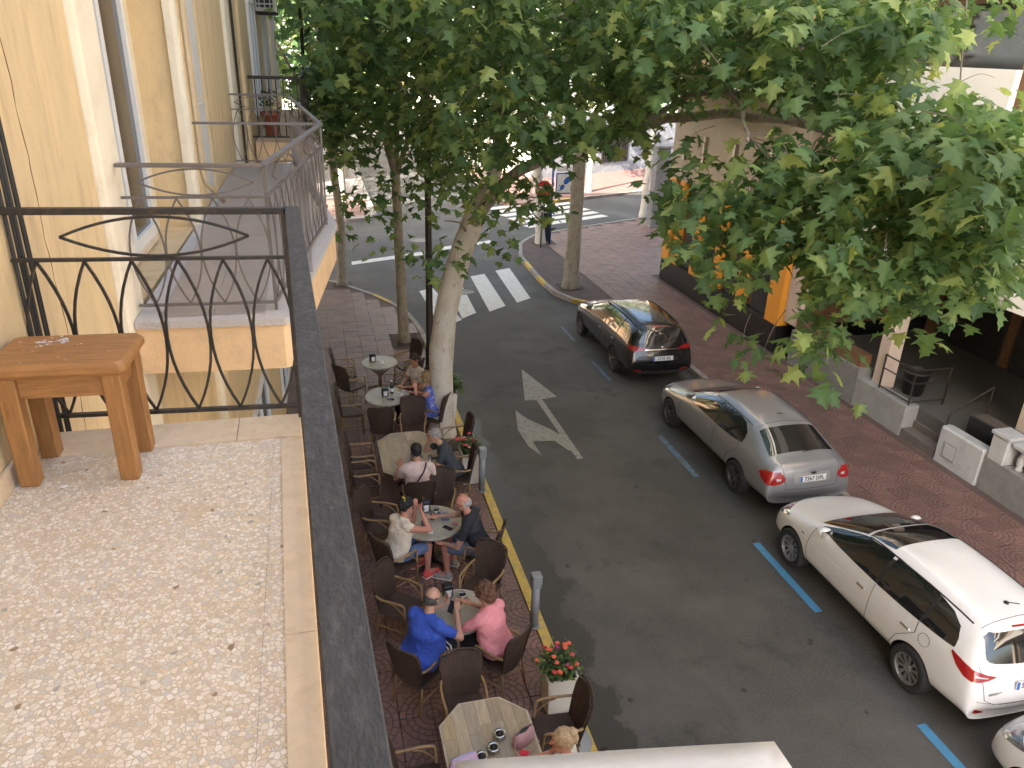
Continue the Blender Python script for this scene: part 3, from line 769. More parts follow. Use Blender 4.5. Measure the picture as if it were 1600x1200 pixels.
# balconies above, mostly behind leaves
for zf in (6.45, 9.5, 12.5, 15.5):
    for y0, y1 in ((10.6, 15.6), (2.5, 9.0), (-5, 1.5)):
        MB().bb(XW - 1.0, XW + .118, y0, y1, zf - .22, zf).build('balcony_slab', WHITEW, tbu)
        MB().bb(XW - 1.0, XW - .88, y0, y1, zf + .001, zf + .95).build('balcony_front', WHITEW, tbu)
        o = MB().bb(XW + .09, XW + .13, y0 + .8, y1 - .8, zf + .1, zf + 2.1).build('window', BROWNW, tbu)
        MB().bb(XW + .07, XW + .0895, y0 + .95, y1 - .95, zf + .2, zf + 2.0).build('pane', GLASSD, o)
    for yy in (9.8, 2.0, 16.0): MB().bb(XW - .12, XW + .119, yy - .35, yy + .35, zf - 1.8, zf + 1.2).build('tan_pier', TANW, tbu)
MB().bb(XW - .3, XW + 12.3, -6.2, 16.27, 18.001, 18.3).build('roof', CONC, tbu)
# terrace railing (black tube)
trl = thing('terrace_railing', 'low black tube railing beside the white column on the terrace', 'railing', (0, 0, 0))
for zz in (1.58, 1.28, .86): MB().tube([(XW + .12, 13.05, zz), (XW + .12, 12.12, zz), (XW + 1.0, 12.12, zz)], .018, 6).build('rail_tube', BLACKIRON, trl)
for x, y in ((XW + .12, 13.05), (XW + .12, 12.12), (XW + 1.0, 12.12)): MB().tube([(x, y, .70), (x, y, 1.60)], .02, 6).build('post', BLACKIRON, trl)
str_ = thing('stair_handrail', 'sloping black handrail beside the terrace steps', 'handrail', (0, 0, 0))
MB().tube([(XW + .1, 11.03, 1.12), (XW + 1.0, 11.03, 1.62)], .02, 6).build('handrail_tube', BLACKIRON, str_)
MB().tube([(XW + .1, 11.03, .7), (XW + .1, 11.03, 1.12)], .018, 6).build('post', BLACKIRON, str_)
MB().tube([(XW + 1.0, 11.03, .74), (XW + 1.0, 11.03, 1.62)], .018, 6).build('post', BLACKIRON, str_)
tro = thing('planter_trough', 'long black planter trough behind the pale meter wall', 'planter', (XW + .62, 10.25, .745))
MB().rbox((0, 0, .2), (.42, 1.25, .4), .02).build('trough_body', BLACKB, tro)
MB().bb(-.17, .17, -.58, .58, .401, .41).build('soil', mat('soil', (.09, .075, .06), .95, var=.4, scale=30), tro)
tub = thing('plant_tub', 'dark round tub standing behind the terrace railing', 'planter', (XW + .75, 12.75, .745))
MB().lathe([(.2, 0), (.27, .5), (.29, .5), (.29, .55), (.25, .55), (.25, .5), (0, .5)], 16).build('tub_body', SHUTTER, tub, True)
# hanging shop sign
sg = thing('shop_sign', 'pale hanging shop sign with dark and red lettering over the terrace', 'sign', (XW - .09, 11.2, 3.56))
MB().rbox((0, 0, .33), (.05, 1.75, .66), .008).build('sign_board', mat('sign board', (.50, .46, .42), .6, var=.05), sg)
SGD = mat('sign dark letters', (.02, .022, .03), .5); SGR = mat('sign red letters', (.40, .09, .07), .5)
face = Matrix(((0, 0, -1, -.027), (-1, 0, 0, 0), (0, 1, 0, 0), (0, 0, 0, 1)))
def put(t, s, m, y, z, b=0.):
    mx = face.copy(); mx[1][3] = y; mx[2][3] = z
    return text('lettering', t, s, m, sg, mx, .001, b)
put('ARIOL.', .33, SGD, -.05, .27, .008); put('DE CASA', .16, SGR, .05, .52, .004)
for k in range(8):
    s_ = MB(); s_.add([(-.0265, .7 - k * .18, .03), (-.0265, .62 - k * .18, .03), (-.0265, .58 - k * .18, .08), (-.0265, .66 - k * .18, .08)], [(0, 1, 2, 3)]); s_.build('stripe', SGD, sg)

# ================================================================== right side: orange shop
shp = thing('orange_shop', 'corner shop with orange pillars, black base and beige upper wall', 'building', (0, 0, 0))
Y0, Y1 = 16.95, 24.3
MB().bb(XW - .03, XW + 10, Y0, Y1, -.05, .88).build('base_wall', BLACKB, shp)
MB().bb(XW + .25, XW + 10, Y0 + .003, Y1 - .1, .881, 3.6).build('inner_wall', BROWNW, shp)
for yy, wd in ((17.25, .66), (19.0, .36), (20.5, .36), (22.0, .36), (23.3, .3), (24.03, .5)):
    MB().rbox((XW + .10, yy, 2.255), (.30, wd, 2.74), .02).build('orange_pillar', ORANGE, shp)
MB().rbox((XW + .02, 24.06, 2.255), (.10, .2, 2.7), .02).build('orange_pillar_trim', ORANGE, shp)
for a, b in ((17.585, 18.815), (19.185, 20.315), (20.685, 21.815), (22.185, 23.145), (23.455, 23.775)):
    o = MB().bb(XW + .12, XW + .16, a, b, .89, 3.58).build('shop_window', GLASSD, shp)
    MB().bb(XW + .10, XW + .119, a, b, 2.3, 2.36).build('glazing_bar', ORANGE, o)
MB().bb(XW - .02, XW + 10, Y0, Y1 + .02, 3.63, 6.6).build('beige_wall', BEIGE, shp)
for yy, z0, z1 in ((22.1, 4.25, 5.15), (23.4, 4.3, 4.9), (20.3, 4.25, 5.15), (18.4, 4.25, 5.15)):
    o = MB().bb(XW - .034, XW - .021, yy - .13, yy + .13, z0, z1).build('slit_window', GLASSD, shp)
    MB().bb(XW - .06, XW - .0345, yy + .06, yy + .13, z0, z1).build('slit_reveal', STUCCO2, o)
MB().bb(XW + .02, XW + 10, Y0, Y1 - .02, 6.601, 16).build('upper_wall', PINKW, shp)
for zf in (6.62, 9.7, 12.8):
    MB().bb(XW - .9, XW + .019, Y0 + .2, Y1 - .3, zf, zf + .2).build('balcony_slab', WHITEW, shp)
    MB().bb(XW - .9, XW - .82, Y0 + .2, Y1 - .3, zf + .2, zf + 1.1).build('balcony_front', TANW, shp)
    for yy in (18.2, 20.6, 23.0):
        o = MB().bb(XW - .02, XW + .03, yy - .6, yy + .6, zf + .4, zf + 2.4).build('window', BROWNW, shp)
        MB().bb(XW - .035, XW - .0205, yy - .5, yy + .5, zf + .5, zf + 2.3).build('pane', GLASSD, o)
MB().bb(XW - .2, XW + 10.2, Y0 + .001, Y1 + .2, 16.001, 16.3).build('roof', CONC, shp)

# ================================================================== far buildings
def far_building(name, label, c, d, rz, wallm, cols, rows, z0=1.0, base=None, winm=GLASSD, wz=1.5, ww=1.1):
    t = thing(name, label, 'building', c, rz)
    MB().bb(-d[0] / 2, d[0] / 2, 0, d[1], -.1, d[2]).build('wall', wallm, t)
    MB().bb(-d[0] / 2 - .2, d[0] / 2 + .2, -.2, d[1], d[2] + .001, d[2] + .3).build('roof', CONC, t)
    if base: MB().bb(-d[0] / 2 - .03, d[0] / 2 + .03, -.05, .5, -.1, base[1]).build('base_cladding', base[0], t)
    for i in range(cols):
        for j in range(rows):
            x = -d[0] / 2 + d[0] * (i + .5) / cols; z = z0 + 3.0 * j
            f_ = MB().bb(x - ww / 2, x + ww / 2, -.05, .02, z, z + wz).build('window', WHITEALU, t)
            MB().bb(x - ww / 2 + .08, x + ww / 2 - .08, -.06, -.0505, z + .08, z + wz - .08).build('pane', winm, f_)
            if j: 
                MB().bb(x - ww / 2 - .3, x + ww / 2 + .3, -.8, -.002, z - .75, z - .6).build('balcony_slab', WHITEW, t)
                MB().bb(x - ww / 2 - .3, x + ww / 2 + .3, -.8, -.74, z - .599, z + .25).build('balcony_front', FASCIA, t)
    return t
fb = far_building('stone_base_building', 'far corner building with grey stone base and dark window grille', (19.4, 48.6, 0), (13, 10, 15), R(24), WHITEW, 5, 4, z0=5.0, base=(STONE, 3.6))
gw = MB().bb(-1.1, 1.3, -.09, -.051, .75, 3.1).build('grille_window', BLACKB, fb)
for k in range(13): MB().bb(-1.08 + .18 * k, -1.05 + .18 * k, -.14, -.11, .75, 3.1).build('grille_bar', BLACKIRON, gw)
for k in range(3): MB().bb(-1.1, 1.3, -.109, -.0905, .9 + 1.0 * k, .94 + 1.0 * k).build('grille_rail', BLACKIRON, gw)
far_building('white_building', 'white apartment building closing the street behind the plane trees', (3, 78, 0), (26, 10, 18), 0, WHITEW, 9, 5, z0=1.2, base=(STONE, 1.0))
far_building('peach_shade_block', 'unseen peach coloured block added at the far left to shade the far street', (-16, 41.5, 0), (24, 14, 14), 0, TANW, 7, 4, z0=1.2)  # hidden by our block, set here so its shadow covers the far street
far_building('cream_building', 'cream building on the far right beyond the stone corner', (33, 70, 0), (30, 10, 16), R(10), STUCCO2, 9, 5, z0=1.2)
# ================================================================== cars
def carpaint(name, col, metal, rough=.32, dust=.25, dustc=(.5, .47, .42), coat=1.):
    m = mat(name, col, rough, metal, var=.04, scale=2, coat=coat, dirt=dustc, dscale=2.2, damt=dust)
    return m
P_WHITE = carpaint('white car paint', (.74, .74, .73), 0, .35, .25, (.55, .53, .49))
P_SILVER = carpaint('silver grey car paint', (.30, .31, .32), .45, .36, .3, (.30, .29, .28))
P_BLACK = carpaint('black car paint', (.008, .008, .009), 0, .25, .15, (.03, .028, .025))
TYRE = mat('tyre rubber', (.022, .022, .022), .85, var=.25, scale=12, bump=.2)
RIM = mat('alloy rim', (.48, .47, .45), .38, .85, var=.1, dirt=(.2, .18, .16), dscale=9, damt=.6)
RIMD = mat('dark alloy rim', (.16, .155, .15), .4, .8, var=.1)
BLKPL = mat('black plastic', (.02, .02, .02), .6, var=.2, bump=.1)
WELL = mat('wheel well', (.01, .01, .01), .9)
CARGLASS = mat('tinted car glass', (.012, .014, .014), .03, var=.15, scale=2, spec=.9, coat=.6)
CHROME = mat('chrome', (.75, .74, .72), .15, 1., var=.05)
REDLIGHT = mat('red tail light', (.33, .010, .012), .12, var=.15, scale=14, coat=.8)
CLEARLIGHT = mat('clear lamp', (.20, .20, .205), .10, .5, var=.75, scale=16, coat=1.)
PALELIGHT = mat('pale lamp', (.6, .58, .57), .15, .2, var=.2, scale=25, coat=.8)
SEAM = mat('panel gap', (.05, .048, .045), .8)
PLATEW = mat('number plate white', (.72, .72, .70), .4, var=.05); PLATEB = mat('number plate blue', (.02, .12, .50), .4); PLATEK = mat('number plate black', (.015, .015, .015), .5)

def evaluated_mesh(o):
    dg = bpy.context.evaluated_depsgraph_get(); dg.update()
    return bpy.data.meshes.new_from_object(o.evaluated_get(dg))
def car_body(name, rows, wheels, paint_m, parent, wheel_r=.355, curvF=.22, curvR=.12):
    V = []; Fc = []; n = 11
    ymax = rows[0][0]; ymin = rows[-2][0]
    for (y, zc, we, ze, wb, zb, wm, zm, wl, zl) in rows:
        half = [(wl, zl), (wm, zm), (wb, zb), (we, ze), (we * .55, zc - .012)]
        full = [(-x, z) for x, z in half] + [(0, zc)] + [(x, z) for x, z in reversed(half)]
        for x, z in full:
            k = (x / .9) ** 2
            yy = y - curvF * k * max(0, (y - ymax + 1.0)) if y > ymax - 1.0 else (y + curvR * k * max(0, (ymin + .9 - y)) if y < ymin + .9 else y)
            V.append((x, yy, z))
    for i in range(len(rows) - 1):
        for k in range(n):
            Fc.append((i * n + k, i * n + (k + 1) % n, (i + 1) * n + (k + 1) % n, (i + 1) * n + k))
    Fc.append(tuple(range(n - 1, -1, -1))); m0 = (len(rows) - 1) * n; Fc.append(tuple(range(m0, m0 + n)))
    me = bpy.data.meshes.new(name); me.from_pydata(V, [], Fc); me.materials.append(paint_m); me.materials.append(WELL)
    bm = bmesh.new(); bm.from_mesh(me); bmesh.ops.recalc_face_normals(bm, faces=bm.faces); bm.to_mesh(me); bm.free()
    o = obj('tmp', me); s = o.modifiers.new('s', 'SUBSURF'); s.levels = 3; s.render_levels = 3
    cut = MB()
    for wy in wheels:
        for sx in (-1, 1):
            mx = Matrix.Translation((sx * .86, wy, .315)) @ Matrix.Rotation(PI / 2, 4, 'Y')
            cut.lathe([(0, -.28), (wheel_r, -.28), (wheel_r, .28), (0, .28)], 36, mx=mx)
    cm = cut.mesh('cut'); cm.materials.append(WELL)
    bm = bmesh.new(); bm.from_mesh(cm); bmesh.ops.remove_doubles(bm, verts=bm.verts, dist=1e-4); bmesh.ops.recalc_face_normals(bm, faces=bm.faces); bm.to_mesh(cm); bm.free()
    co = obj('tmpc', cm)
    b = o.modifiers.new('b', 'BOOLEAN'); b.operation = 'DIFFERENCE'; b.object = co; b.solver = 'EXACT'
    try: b.material_mode = 'TRANSFER'
    except Exception: pass
    bpy.context.view_layer.update()
    res = evaluated_mesh(o)
    bpy.data.objects.remove(o); bpy.data.objects.remove(co)
    body = obj('body', res, parent)
    if not any(mm == WELL for mm in res.materials): res.materials.append(WELL)
    res.shade_smooth()
    try: res.set_sharp_from_angle(angle=R(50))
    except Exception: pass
    bm = bmesh.new(); bm.from_mesh(res); bvh = BVHTree.FromBMesh(bm); bm.free()
    return body, bvh
class Proj:
    def __init__(s, bvh, d, u, v, far=4.):
        s.b = bvh; s.d = Vector(d).normalized(); s.u = Vector(u).normalized(); s.v = Vector(v).normalized(); s.far = far
    def hit(s, u, v, off=.004):
        o = s.u * u + s.v * v - s.d * s.far
        h, nn, _, _ = s.b.ray_cast(o, s.d)
        if h is None: return None
        if nn.dot(s.d) > 0: nn = -nn
        return h + nn * off
    def patch(s, name, spans, m, parent, off=.004, nu=6, nv=8, thick=True):
        # spans: list of (u, v0, v1) along u
        us = []
        for (a, b) in zip(spans, spans[1:]):
            for k in range(nu):
                t = k / nu; us.append(tuple(a[i] + (b[i] - a[i]) * t for i in range(3)))
        us.append(spans[-1])
        V = []; ok = []
        last = None
        for (u, v0, v1) in us:
            for k in range(nv + 1):
                h = s.hit(u, v0 + (v1 - v0) * k / nv, off)
                ok.append(h is not None); V.append(h if h is not None else Vector((0, 0, 0)))
        Fs = []
        for i in range(len(us) - 1):
            for k in range(nv):
                q = (i * (nv + 1) + k, i * (nv + 1) + k + 1, (i + 1) * (nv + 1) + k + 1, (i + 1) * (nv + 1) + k)
                if all(ok[j] for j in q): Fs.append(q)
        mb = MB(); mb.add(V, Fs)
        me = mb.mesh(name)
        bm = bmesh.new(); bm.from_mesh(me)
        bmesh.ops.delete(bm, geom=[v for v in bm.verts if not v.link_faces], context='VERTS')
        bmesh.ops.remove_doubles(bm, verts=bm.verts, dist=1e-4)
        for f in bm.faces:
            f.normal_update()
            if f.normal.dot(s.d) > 0: f.normal_flip()
        bm.to_mesh(me); bm.free()
        me.materials.append(m); me.shade_smooth()
        return obj(name, me, parent)
    def seam(s, name, pts, r, m, parent, off=.0005, n=8):
        P = []
        for a, b in zip(pts, pts[1:]):
            for k in range(n):
                t = k / n; h = s.hit(a[0] + (b[0] - a[0]) * t, a[1] + (b[1] - a[1]) * t, off)
                if h is not None: P.append(h)
        h = s.hit(pts[-1][0], pts[-1][1], off)
        if h is not None: P.append(h)
        if len(P) > 1: return MB().tube(P, r, 4).build(name, m, parent)
def wheel_parts(parent, x, y, sx, r, rimm, spokes):
    mx = Matrix.Translation((x, y, r)) @ Matrix.Rotation(sx * PI / 2, 4, 'Y')
    w_ = bpy.data.objects.new('wheel', None)
    t = MB().lathe([(r * .62, -.1), (r * .9, -.105), (r * .985, -.085), (r, -.04), (r, .04), (r * .985, .085), (r * .9, .105), (r * .66, .1), (r * .62, .06)], 32)
    wh = t.build('wheel', TYRE, parent, True); wh.matrix_local = mx
    rm = MB()
    rm.lathe([(r * .635, -.08), (r * .64, .085), (r * .66, .103), (r * .615, .1), (r * .59, .05), (r * .57, -.06), (0, -.065)], 28)
    R0 = r * .6
    for k in range(spokes):
        a = 2 * PI * k / spokes; da = .34 * 2 * PI / spokes
        c0, s0 = math.cos(a - da * .6), math.sin(a - da * .6); c1, s1 = math.cos(a + da * .6), math.sin(a + da * .6)
        d0, e0 = math.cos(a - da), math.sin(a - da); d1, e1 = math.cos(a + da), math.sin(a + da)
        ri = .05
        P = [(d0 * ri, e0 * ri, .075), (d1 * ri, e1 * ri, .075), (c1 * R0, s1 * R0, .085), (c0 * R0, s0 * R0, .085),
             (d0 * ri, e0 * ri, .03), (d1 * ri, e1 * ri, .03), (c1 * R0, s1 * R0, .04), (c0 * R0, s0 * R0, .04)]
        rm.add(P, [(0, 1, 2, 3), (7, 6, 5, 4), (0, 4, 5, 1), (1, 5, 6, 2), (2, 6, 7, 3), (3, 7, 4, 0)])
    rm.lathe([(.062, .03), (.062, .082), (.035, .09), (0, .09)], 14)
    rm.build('rim', rimm, wh)
    MB().lathe([(r * .56, -.055), (r * .56, -.05), (0, -.05)], 20).build('brake_disc', WELL, wh)
def mirror(parent, x, y, z, sx, m):
    mb = MB(); mb.ell((0, 0, 0), (.11, .07, .075), 14)
    mb.tube([(-sx * .10, 0, -.03), (-sx * .2, .02, -.06)], .025, 6)
    o = mb.build('mirror', m, parent, True); o.location = (x, y, z)
    MB().box((0, -.066, 0), (.16, .01, .1)).build('mirror_glass', CHROME, o)
def plate(parent, txt, y, z, tilt, x=0.):
    t = MB().rbox((0, 0, 0), (.52, .012, .11), .004).build('number_plate', PLATEW, parent)
    t.matrix_local = Matrix.Translation((x, y, z)) @ Matrix.Rotation(tilt, 4, 'X')
    MB().box((-.236, -.0068, 0), (.04, .002, .1)).build('blue_band', PLATEB, t)
    text('plate_number', txt, .098, PLATEK, t, Matrix.Translation((.022, -.0075, -.002)) @ Matrix.Rotation(PI / 2, 4, 'X'), .0006, .0015)
def handle(P, y, z, m, parent):
    h = P.hit(y, z, .012)
    if h is None: return
    MB().rbox((h.x, y, z), (.03, .17, .028), .01).build('door_handle', m, parent)

def make_car(kind, name, label, loc, rz, pm, platetxt):
    c = thing(name, label, 'car', loc, rz)
    if kind == 'wagon' or kind == 'wagon_long' or kind == 'compact':
        rows = [(2.19, .46, .50, .46, .60, .44, .62, .38, .56, .26), (2.13, .66, .60, .64, .71, .58, .76, .42, .70, .21), (1.95, .80, .64, .775, .80, .69, .85, .47, .80, .19),
                (1.5, .92, .66, .895, .86, .79, .885, .50, .85, .19), (1.08, .99, .68, .965, .865, .88, .89, .52, .86, .19), (.92, 1.06, .67, 1.03, .868, .91, .89, .52, .86, .19),
                (.15, 1.41, .585, 1.37, .868, .955, .89, .53, .86, .19), (-.15, 1.475, .60, 1.425, .868, .965, .89, .53, .86, .19), (-.7, 1.50, .605, 1.445, .868, .98, .89, .53, .86, .19), (-1.3, 1.485, .60, 1.43, .862, 1.0, .888, .54, .86, .19),
                (-1.80, 1.45, .585, 1.395, .842, 1.03, .875, .55, .85, .2), (-1.99, 1.40, .57, 1.35, .825, 1.03, .865, .56, .84, .22), (-2.13, 1.10, .63, 1.06, .80, .96, .85, .56, .82, .23), (-2.21, .92, .66, .90, .785, .83, .845, .55, .81, .24),
                (-2.27, .72, .68, .70, .77, .66, .83, .50, .79, .26), (-2.30, .58, .66, .56, .74, .53, .80, .42, .76, .28), (-2.26, .42, .6, .41, .7, .40, .75, .34, .70, .26)]
        wy = (1.325, -1.325); rl = 1.485
        if kind == 'wagon_long':
            rows = [(r[0] * 1.055,) + r[1:] for r in rows]; wy = (1.35, -1.35)
    else:
        rows = [(2.31, .46, .52, .46, .62, .44, .64, .38, .58, .26), (2.25, .66, .62, .64, .74, .58, .78, .42, .72, .21), (2.02, .79, .66, .765, .83, .69, .87, .47, .82, .19),
                (1.5, .90, .68, .875, .88, .79, .90, .50, .87, .19), (1.12, .965, .70, .94, .885, .87, .905, .52, .875, .19), (.95, 1.03, .69, 1.0, .885, .90, .905, .52, .875, .19),
                (.15, 1.355, .585, 1.32, .885, .93, .905, .53, .875, .19), (-.15, 1.41, .60, 1.365, .885, .935, .905, .53, .875, .19), (-.65, 1.43, .605, 1.38, .885, .945, .905, .53, .875, .19), (-1.15, 1.395, .60, 1.345, .88, .955, .90, .54, .875, .19),
                (-1.40, 1.34, .595, 1.29, .873, .96, .90, .55, .87, .2), (-1.95, 1.075, .63, 1.045, .85, .95, .885, .56, .86, .21), (-2.10, 1.035, .64, 1.01, .84, .935, .88, .56, .85, .22), (-2.28, 1.01, .65, .985, .82, .90, .87, .56, .84, .23),
                (-2.36, .90, .67, .88, .80, .82, .865, .54, .83, .24), (-2.40, .70, .70, .68, .79, .64, .85, .50, .82, .26), (-2.44, .56, .69, .54, .77, .51, .83, .42, .79, .28), (-2.40, .40, .62, .39, .72, .38, .77, .33, .73, .26)]
        wy = (1.377, -1.377)
    body, bvh = car_body(name + '_m', rows, wy, pm, c)
    k = 1.055 if kind == 'wagon_long' else 1.
    for sx in (-1, 1):
        S = Proj(bvh, (-sx, 0, 0), (0, 1, 0), (0, 0, 1))
        if kind != 'hatch':
            win = [((.86, .995, 1.01), (.60, .99, 1.13), (.15, .985, 1.305), (-.30, .985, 1.375), (-.42, .985, 1.382)),
                   ((-.48, .985, 1.386), (-.9, .995, 1.39), (-1.22, 1.01, 1.375), (-1.24, 1.012, 1.373)),
                   ((-1.28, 1.015, 1.37), (-1.5, 1.03, 1.34), (-1.68, 1.045, 1.27), (-1.76, 1.055, 1.16), (-1.78, 1.06, 1.09))]
        else:
            win = [((.86, .955, .97), (.55, .95, 1.09), (.12, .945, 1.25), (-.30, .945, 1.315), (-.36, .945, 1.32)),
                   ((-.42, .945, 1.322), (-.8, .952, 1.318), (-1.1, .965, 1.27), (-1.28, .985, 1.17), (-1.33, 1.0, 1.07))]
        full = [win[0][0]] + [q for ww in win for q in ww[1:-1]] + [win[-1][-1]]
        full = sorted({(a, b, d) for ww in win for a, b, d in ww}, reverse=True)
        S.patch('pillar_trim', [(a * k, b, d) for a, b, d in full], BLKPL, c, .002, 3, 6)
        for ww in win: S.patch('side_window', [(a * k, b, d) for a, b, d in ww], CARGLASS, c, .0035)
        if kind == 'wagon_long':
            S.seam('window_trim', [(.88 * k, 1.0), (.6 * k, 1.14), (.15 * k, 1.315), (-.42 * k, 1.395), (-1.25 * k, 1.385), (-1.7 * k, 1.28), (-1.8 * k, 1.08)], .007, CHROME, c)
        # door gaps
        zb = .97 if kind != 'hatch' else .93
        S.seam('panel_gap', [(.93 * k, zb - .02), (.97 * k, .62), (.90 * k, .30)], .0045, SEAM, c)
        S.seam('panel_gap', [(-.45 * k, zb), (-.45 * k, .5), (-.42 * k, .27)], .0045, SEAM, c)
        S.seam('panel_gap', [(-1.25 * k, zb + .03), (-1.27 * k, .85), (-1.02 * k, .62), (-.93 * k, .40), (-.90 * k, .28)], .0045, SEAM, c)
        S.seam('panel_gap', [(.9 * k, .275), (0, .255), (-.9 * k, .275)], .006, SEAM, c)
        S.seam('waist_crease', [(1.5 * k, .70), (.5, .735), (-.8, .76), (-1.6 * k, .80)], .006, pm, c, off=-.001)
        handle(S, -.26 * k, .80 if kind != 'hatch' else .79, pm if kind != 'wagon' else CHROME, c); handle(S, -1.12 * k, .83 if kind != 'hatch' else .80, pm if kind != 'wagon' else CHROME, c)
        wx = .785 if kind != 'hatch' else .80
        for yy in wy: wheel_parts(c, sx * wx, yy, sx, .315, RIM if kind in ('wagon', 'compact') else RIMD, 10 if kind in ('wagon', 'compact') else 7)
        h = S.hit(.80 * k, 1.0, .09)
        if h: mirror(c, h.x, .74 * k, 1.0, sx, pm)
        # headlamps
        D = Proj(bvh, (-sx * .75, -1.0, -.35), (-sx * 1.0, .75, 0) if sx < 0 else (1.0, -.75, 0), (0, 0, 1))
        S.patch('headlamp', [(1.60 * k, .735, .755), (1.78 * k, .675, .785), (1.93 * k, .625, .76), (2.04 * k, .60, .70)], CLEARLIGHT, c, .005, 4, 4)
        if kind in ('wagon', 'compact'):
            S.patch('indicator', [(1.08, .735, .75), (1.16, .735, .755)], BLKPL, c, .004, 2, 2)
        # tail lamps: side part
        if kind == 'hatch':
            S.patch('tail_light', [(-2.02, .80, .81), (-2.12, .72, .87), (-2.22, .68, .89), (-2.30, .66, .89)], REDLIGHT, c, .005, 4, 5)
        elif kind == 'wagon':
            S.patch('tail_light', [(-1.78, 1.0, 1.03), (-1.9, .91, 1.01), (-2.02, .85, .98), (-2.12, .83, .94)], REDLIGHT, c, .005, 4, 5)
        elif kind == 'wagon_long':
            S.patch('tail_light', [(-2.06, .98, 1.0), (-2.15, .90, .99), (-2.24, .88, .97)], REDLIGHT, c, .005, 4, 5)
        if sx < 0 and kind == 'wagon':
            cc = [( -1.42 + .085 * math.cos(a), .86 + .085 * math.sin(a)) for a in [2 * PI * i / 14 for i in range(15)]]
            S.seam('fuel_cap', cc, .0035, SEAM, c, n=2)
        # roof rail
        U = Proj(bvh, (0, 0, -1), (0, 1, 0), (1, 0, 0))
        xr = sx * .565
        if kind == 'wagon': U.seam('roof_strip', [(.1, sx * .575), (-.6, sx * .59), (-1.75, sx * .565)], .011, BLKPL, c)
        elif kind == 'hatch': U.seam('roof_strip', [(.1, sx * .57), (-.6, sx * .59), (-1.25, sx * .585)], .009, BLKPL, c)
        else: U.seam('roof_rail', [(.05 * k, sx * .56), (-.6, sx * .57), (-1.75 * k, sx * .545)], .016, BLKPL, c, off=.02)
        # rear parts seen from behind
        B = Proj(bvh, (0, 1, 0), (1, 0, 0), (0, 0, 1))
        if kind == 'wagon':
            B.patch('tail_light', [(sx * .50, .895, .905), (sx * .60, .86, .925), (sx * .70, .84, .955), (sx * .79, .835, .97)], REDLIGHT, c, .005, 4, 5)
            B.patch('lamp_stripe', [(sx * .60, .885, .895), (sx * .74, .89, .91)], PALELIGHT, c, .008, 4, 2)
            B.patch('reflector', [(sx * .56, .40, .415), (sx * .66, .40, .47), (sx * .72, .42, .49)], REDLIGHT, c, .004, 4, 3)
        elif kind == 'hatch':
            B.patch('tail_light', [(sx * .52, .74, .80), (sx * .60, .69, .87), (sx * .72, .66, .89), (sx * .80, .665, .885)], REDLIGHT, c, .006, 4, 5)
            B.patch('lamp_stripe', [(sx * .60, .745, .775), (sx * .68, .735, .785)], PALELIGHT, c, .009, 3, 3)
        elif kind == 'wagon_long':
            B.patch('tail_light', [(sx * .42, .905, .93), (sx * .55, .88, .965), (sx * .70, .875, .985), (sx * .79, .88, .98)], REDLIGHT, c, .006, 4, 5)
            B.patch('reflector', [(sx * .50, .36, .39), (sx * .70, .37, .41)], REDLIGHT, c, .004, 4, 3)
    U = Proj(bvh, (0, 0, -1), (0, 1, 0), (1, 0, 0)); B = Proj(bvh, (0, 1, 0), (1, 0, 0), (0, 0, 1))
    zr = 0 if kind != 'hatch' else -.05
    U.patch('windscreen', [(.97 * k, -.66, .66), (.6 * k, -.61, .61), (.17 * k, -.545, .545)], CARGLASS, c, .004, 6, 16)
    if kind == 'wagon': U.patch('glass_roof_panel', [(.12, -.555, .555), (-.2, -.55, .55), (-.34, -.53, .53)], CARGLASS, c, .0045, 4, 14)
    if kind == 'hatch':
        U.patch('rear_window', [(-1.42, -.55, .55), (-1.7, -.595, .595), (-1.96, -.64, .64)], CARGLASS, c, .004, 6, 16)
        U.seam('roof_gap', [(-1.33, -.55), (-1.31, 0), (-1.33, .55)], .004, SEAM, c)
        B.seam('panel_gap', [(-.56, 1.0), (-.545, .82), (-.50, .60), (-.40, .585), (.40, .585), (.50, .60), (.545, .82), (.56, 1.0)], .004, SEAM, c)
        B.seam('bumper_strip', [(-.74, .545), (0, .545), (.74, .545)], .008, pm, c)
        MB().tube([(0, -1.99, 1.075), (.12, -1.985, 1.085), (.34, -1.96, 1.09)], .008, 5).build('rear_wiper', BLKPL, c)
        pz = .77; py = B.hit(0, pz); r_ = B.patch('plate_recess', [(-.36, .685, .86), (.36, .685, .86)], mat('silver recess', (.42, .41, .39), .4, .6), c, .004, 8, 5)
        if py: plate(c, platetxt, py.y - .012, pz - .005, R(-8)); MB().ell((0, py.y - .004, pz + .10), (.055, .012, .024), 12).build('badge', PLATEK, c, True)
        MB().tube([(0, -1.1, 1.40), (0, -1.25, 1.47)], .005, 4).build('antenna', BLKPL, c)
    else:
        B.patch('rear_window', [(-.60, 1.09, 1.15), (-.57, 1.06, 1.30), (-.50, 1.045, 1.345), (-.2, 1.03, 1.365), (.2, 1.03, 1.365), (.50, 1.045, 1.345), (.57, 1.06, 1.30), (.60, 1.09, 1.15)], CARGLASS, c, .004, 4, 8)
        B.patch('brake_light', [(-.2, 1.385, 1.398), (.2, 1.385, 1.398)], REDLIGHT, c, .004, 6, 2)
        B.seam('panel_gap', [(-.69, 1.02), (-.665, .86), (-.63, .62), (-.50, .555), (.50, .555), (.63, .62), (.665, .86), (.69, 1.02)], .004, SEAM, c)
        MB().tube([(.0, B.hit(0, 1.03).y - .02, 1.03), (.18, B.hit(.18, 1.08).y - .015, 1.09), (.34, B.hit(.34, 1.12).y - .012, 1.13)], .008, 5).build('rear_wiper', BLKPL, c)
        pz = .80 if kind == 'wagon' else .70; hy = B.hit(0, pz)
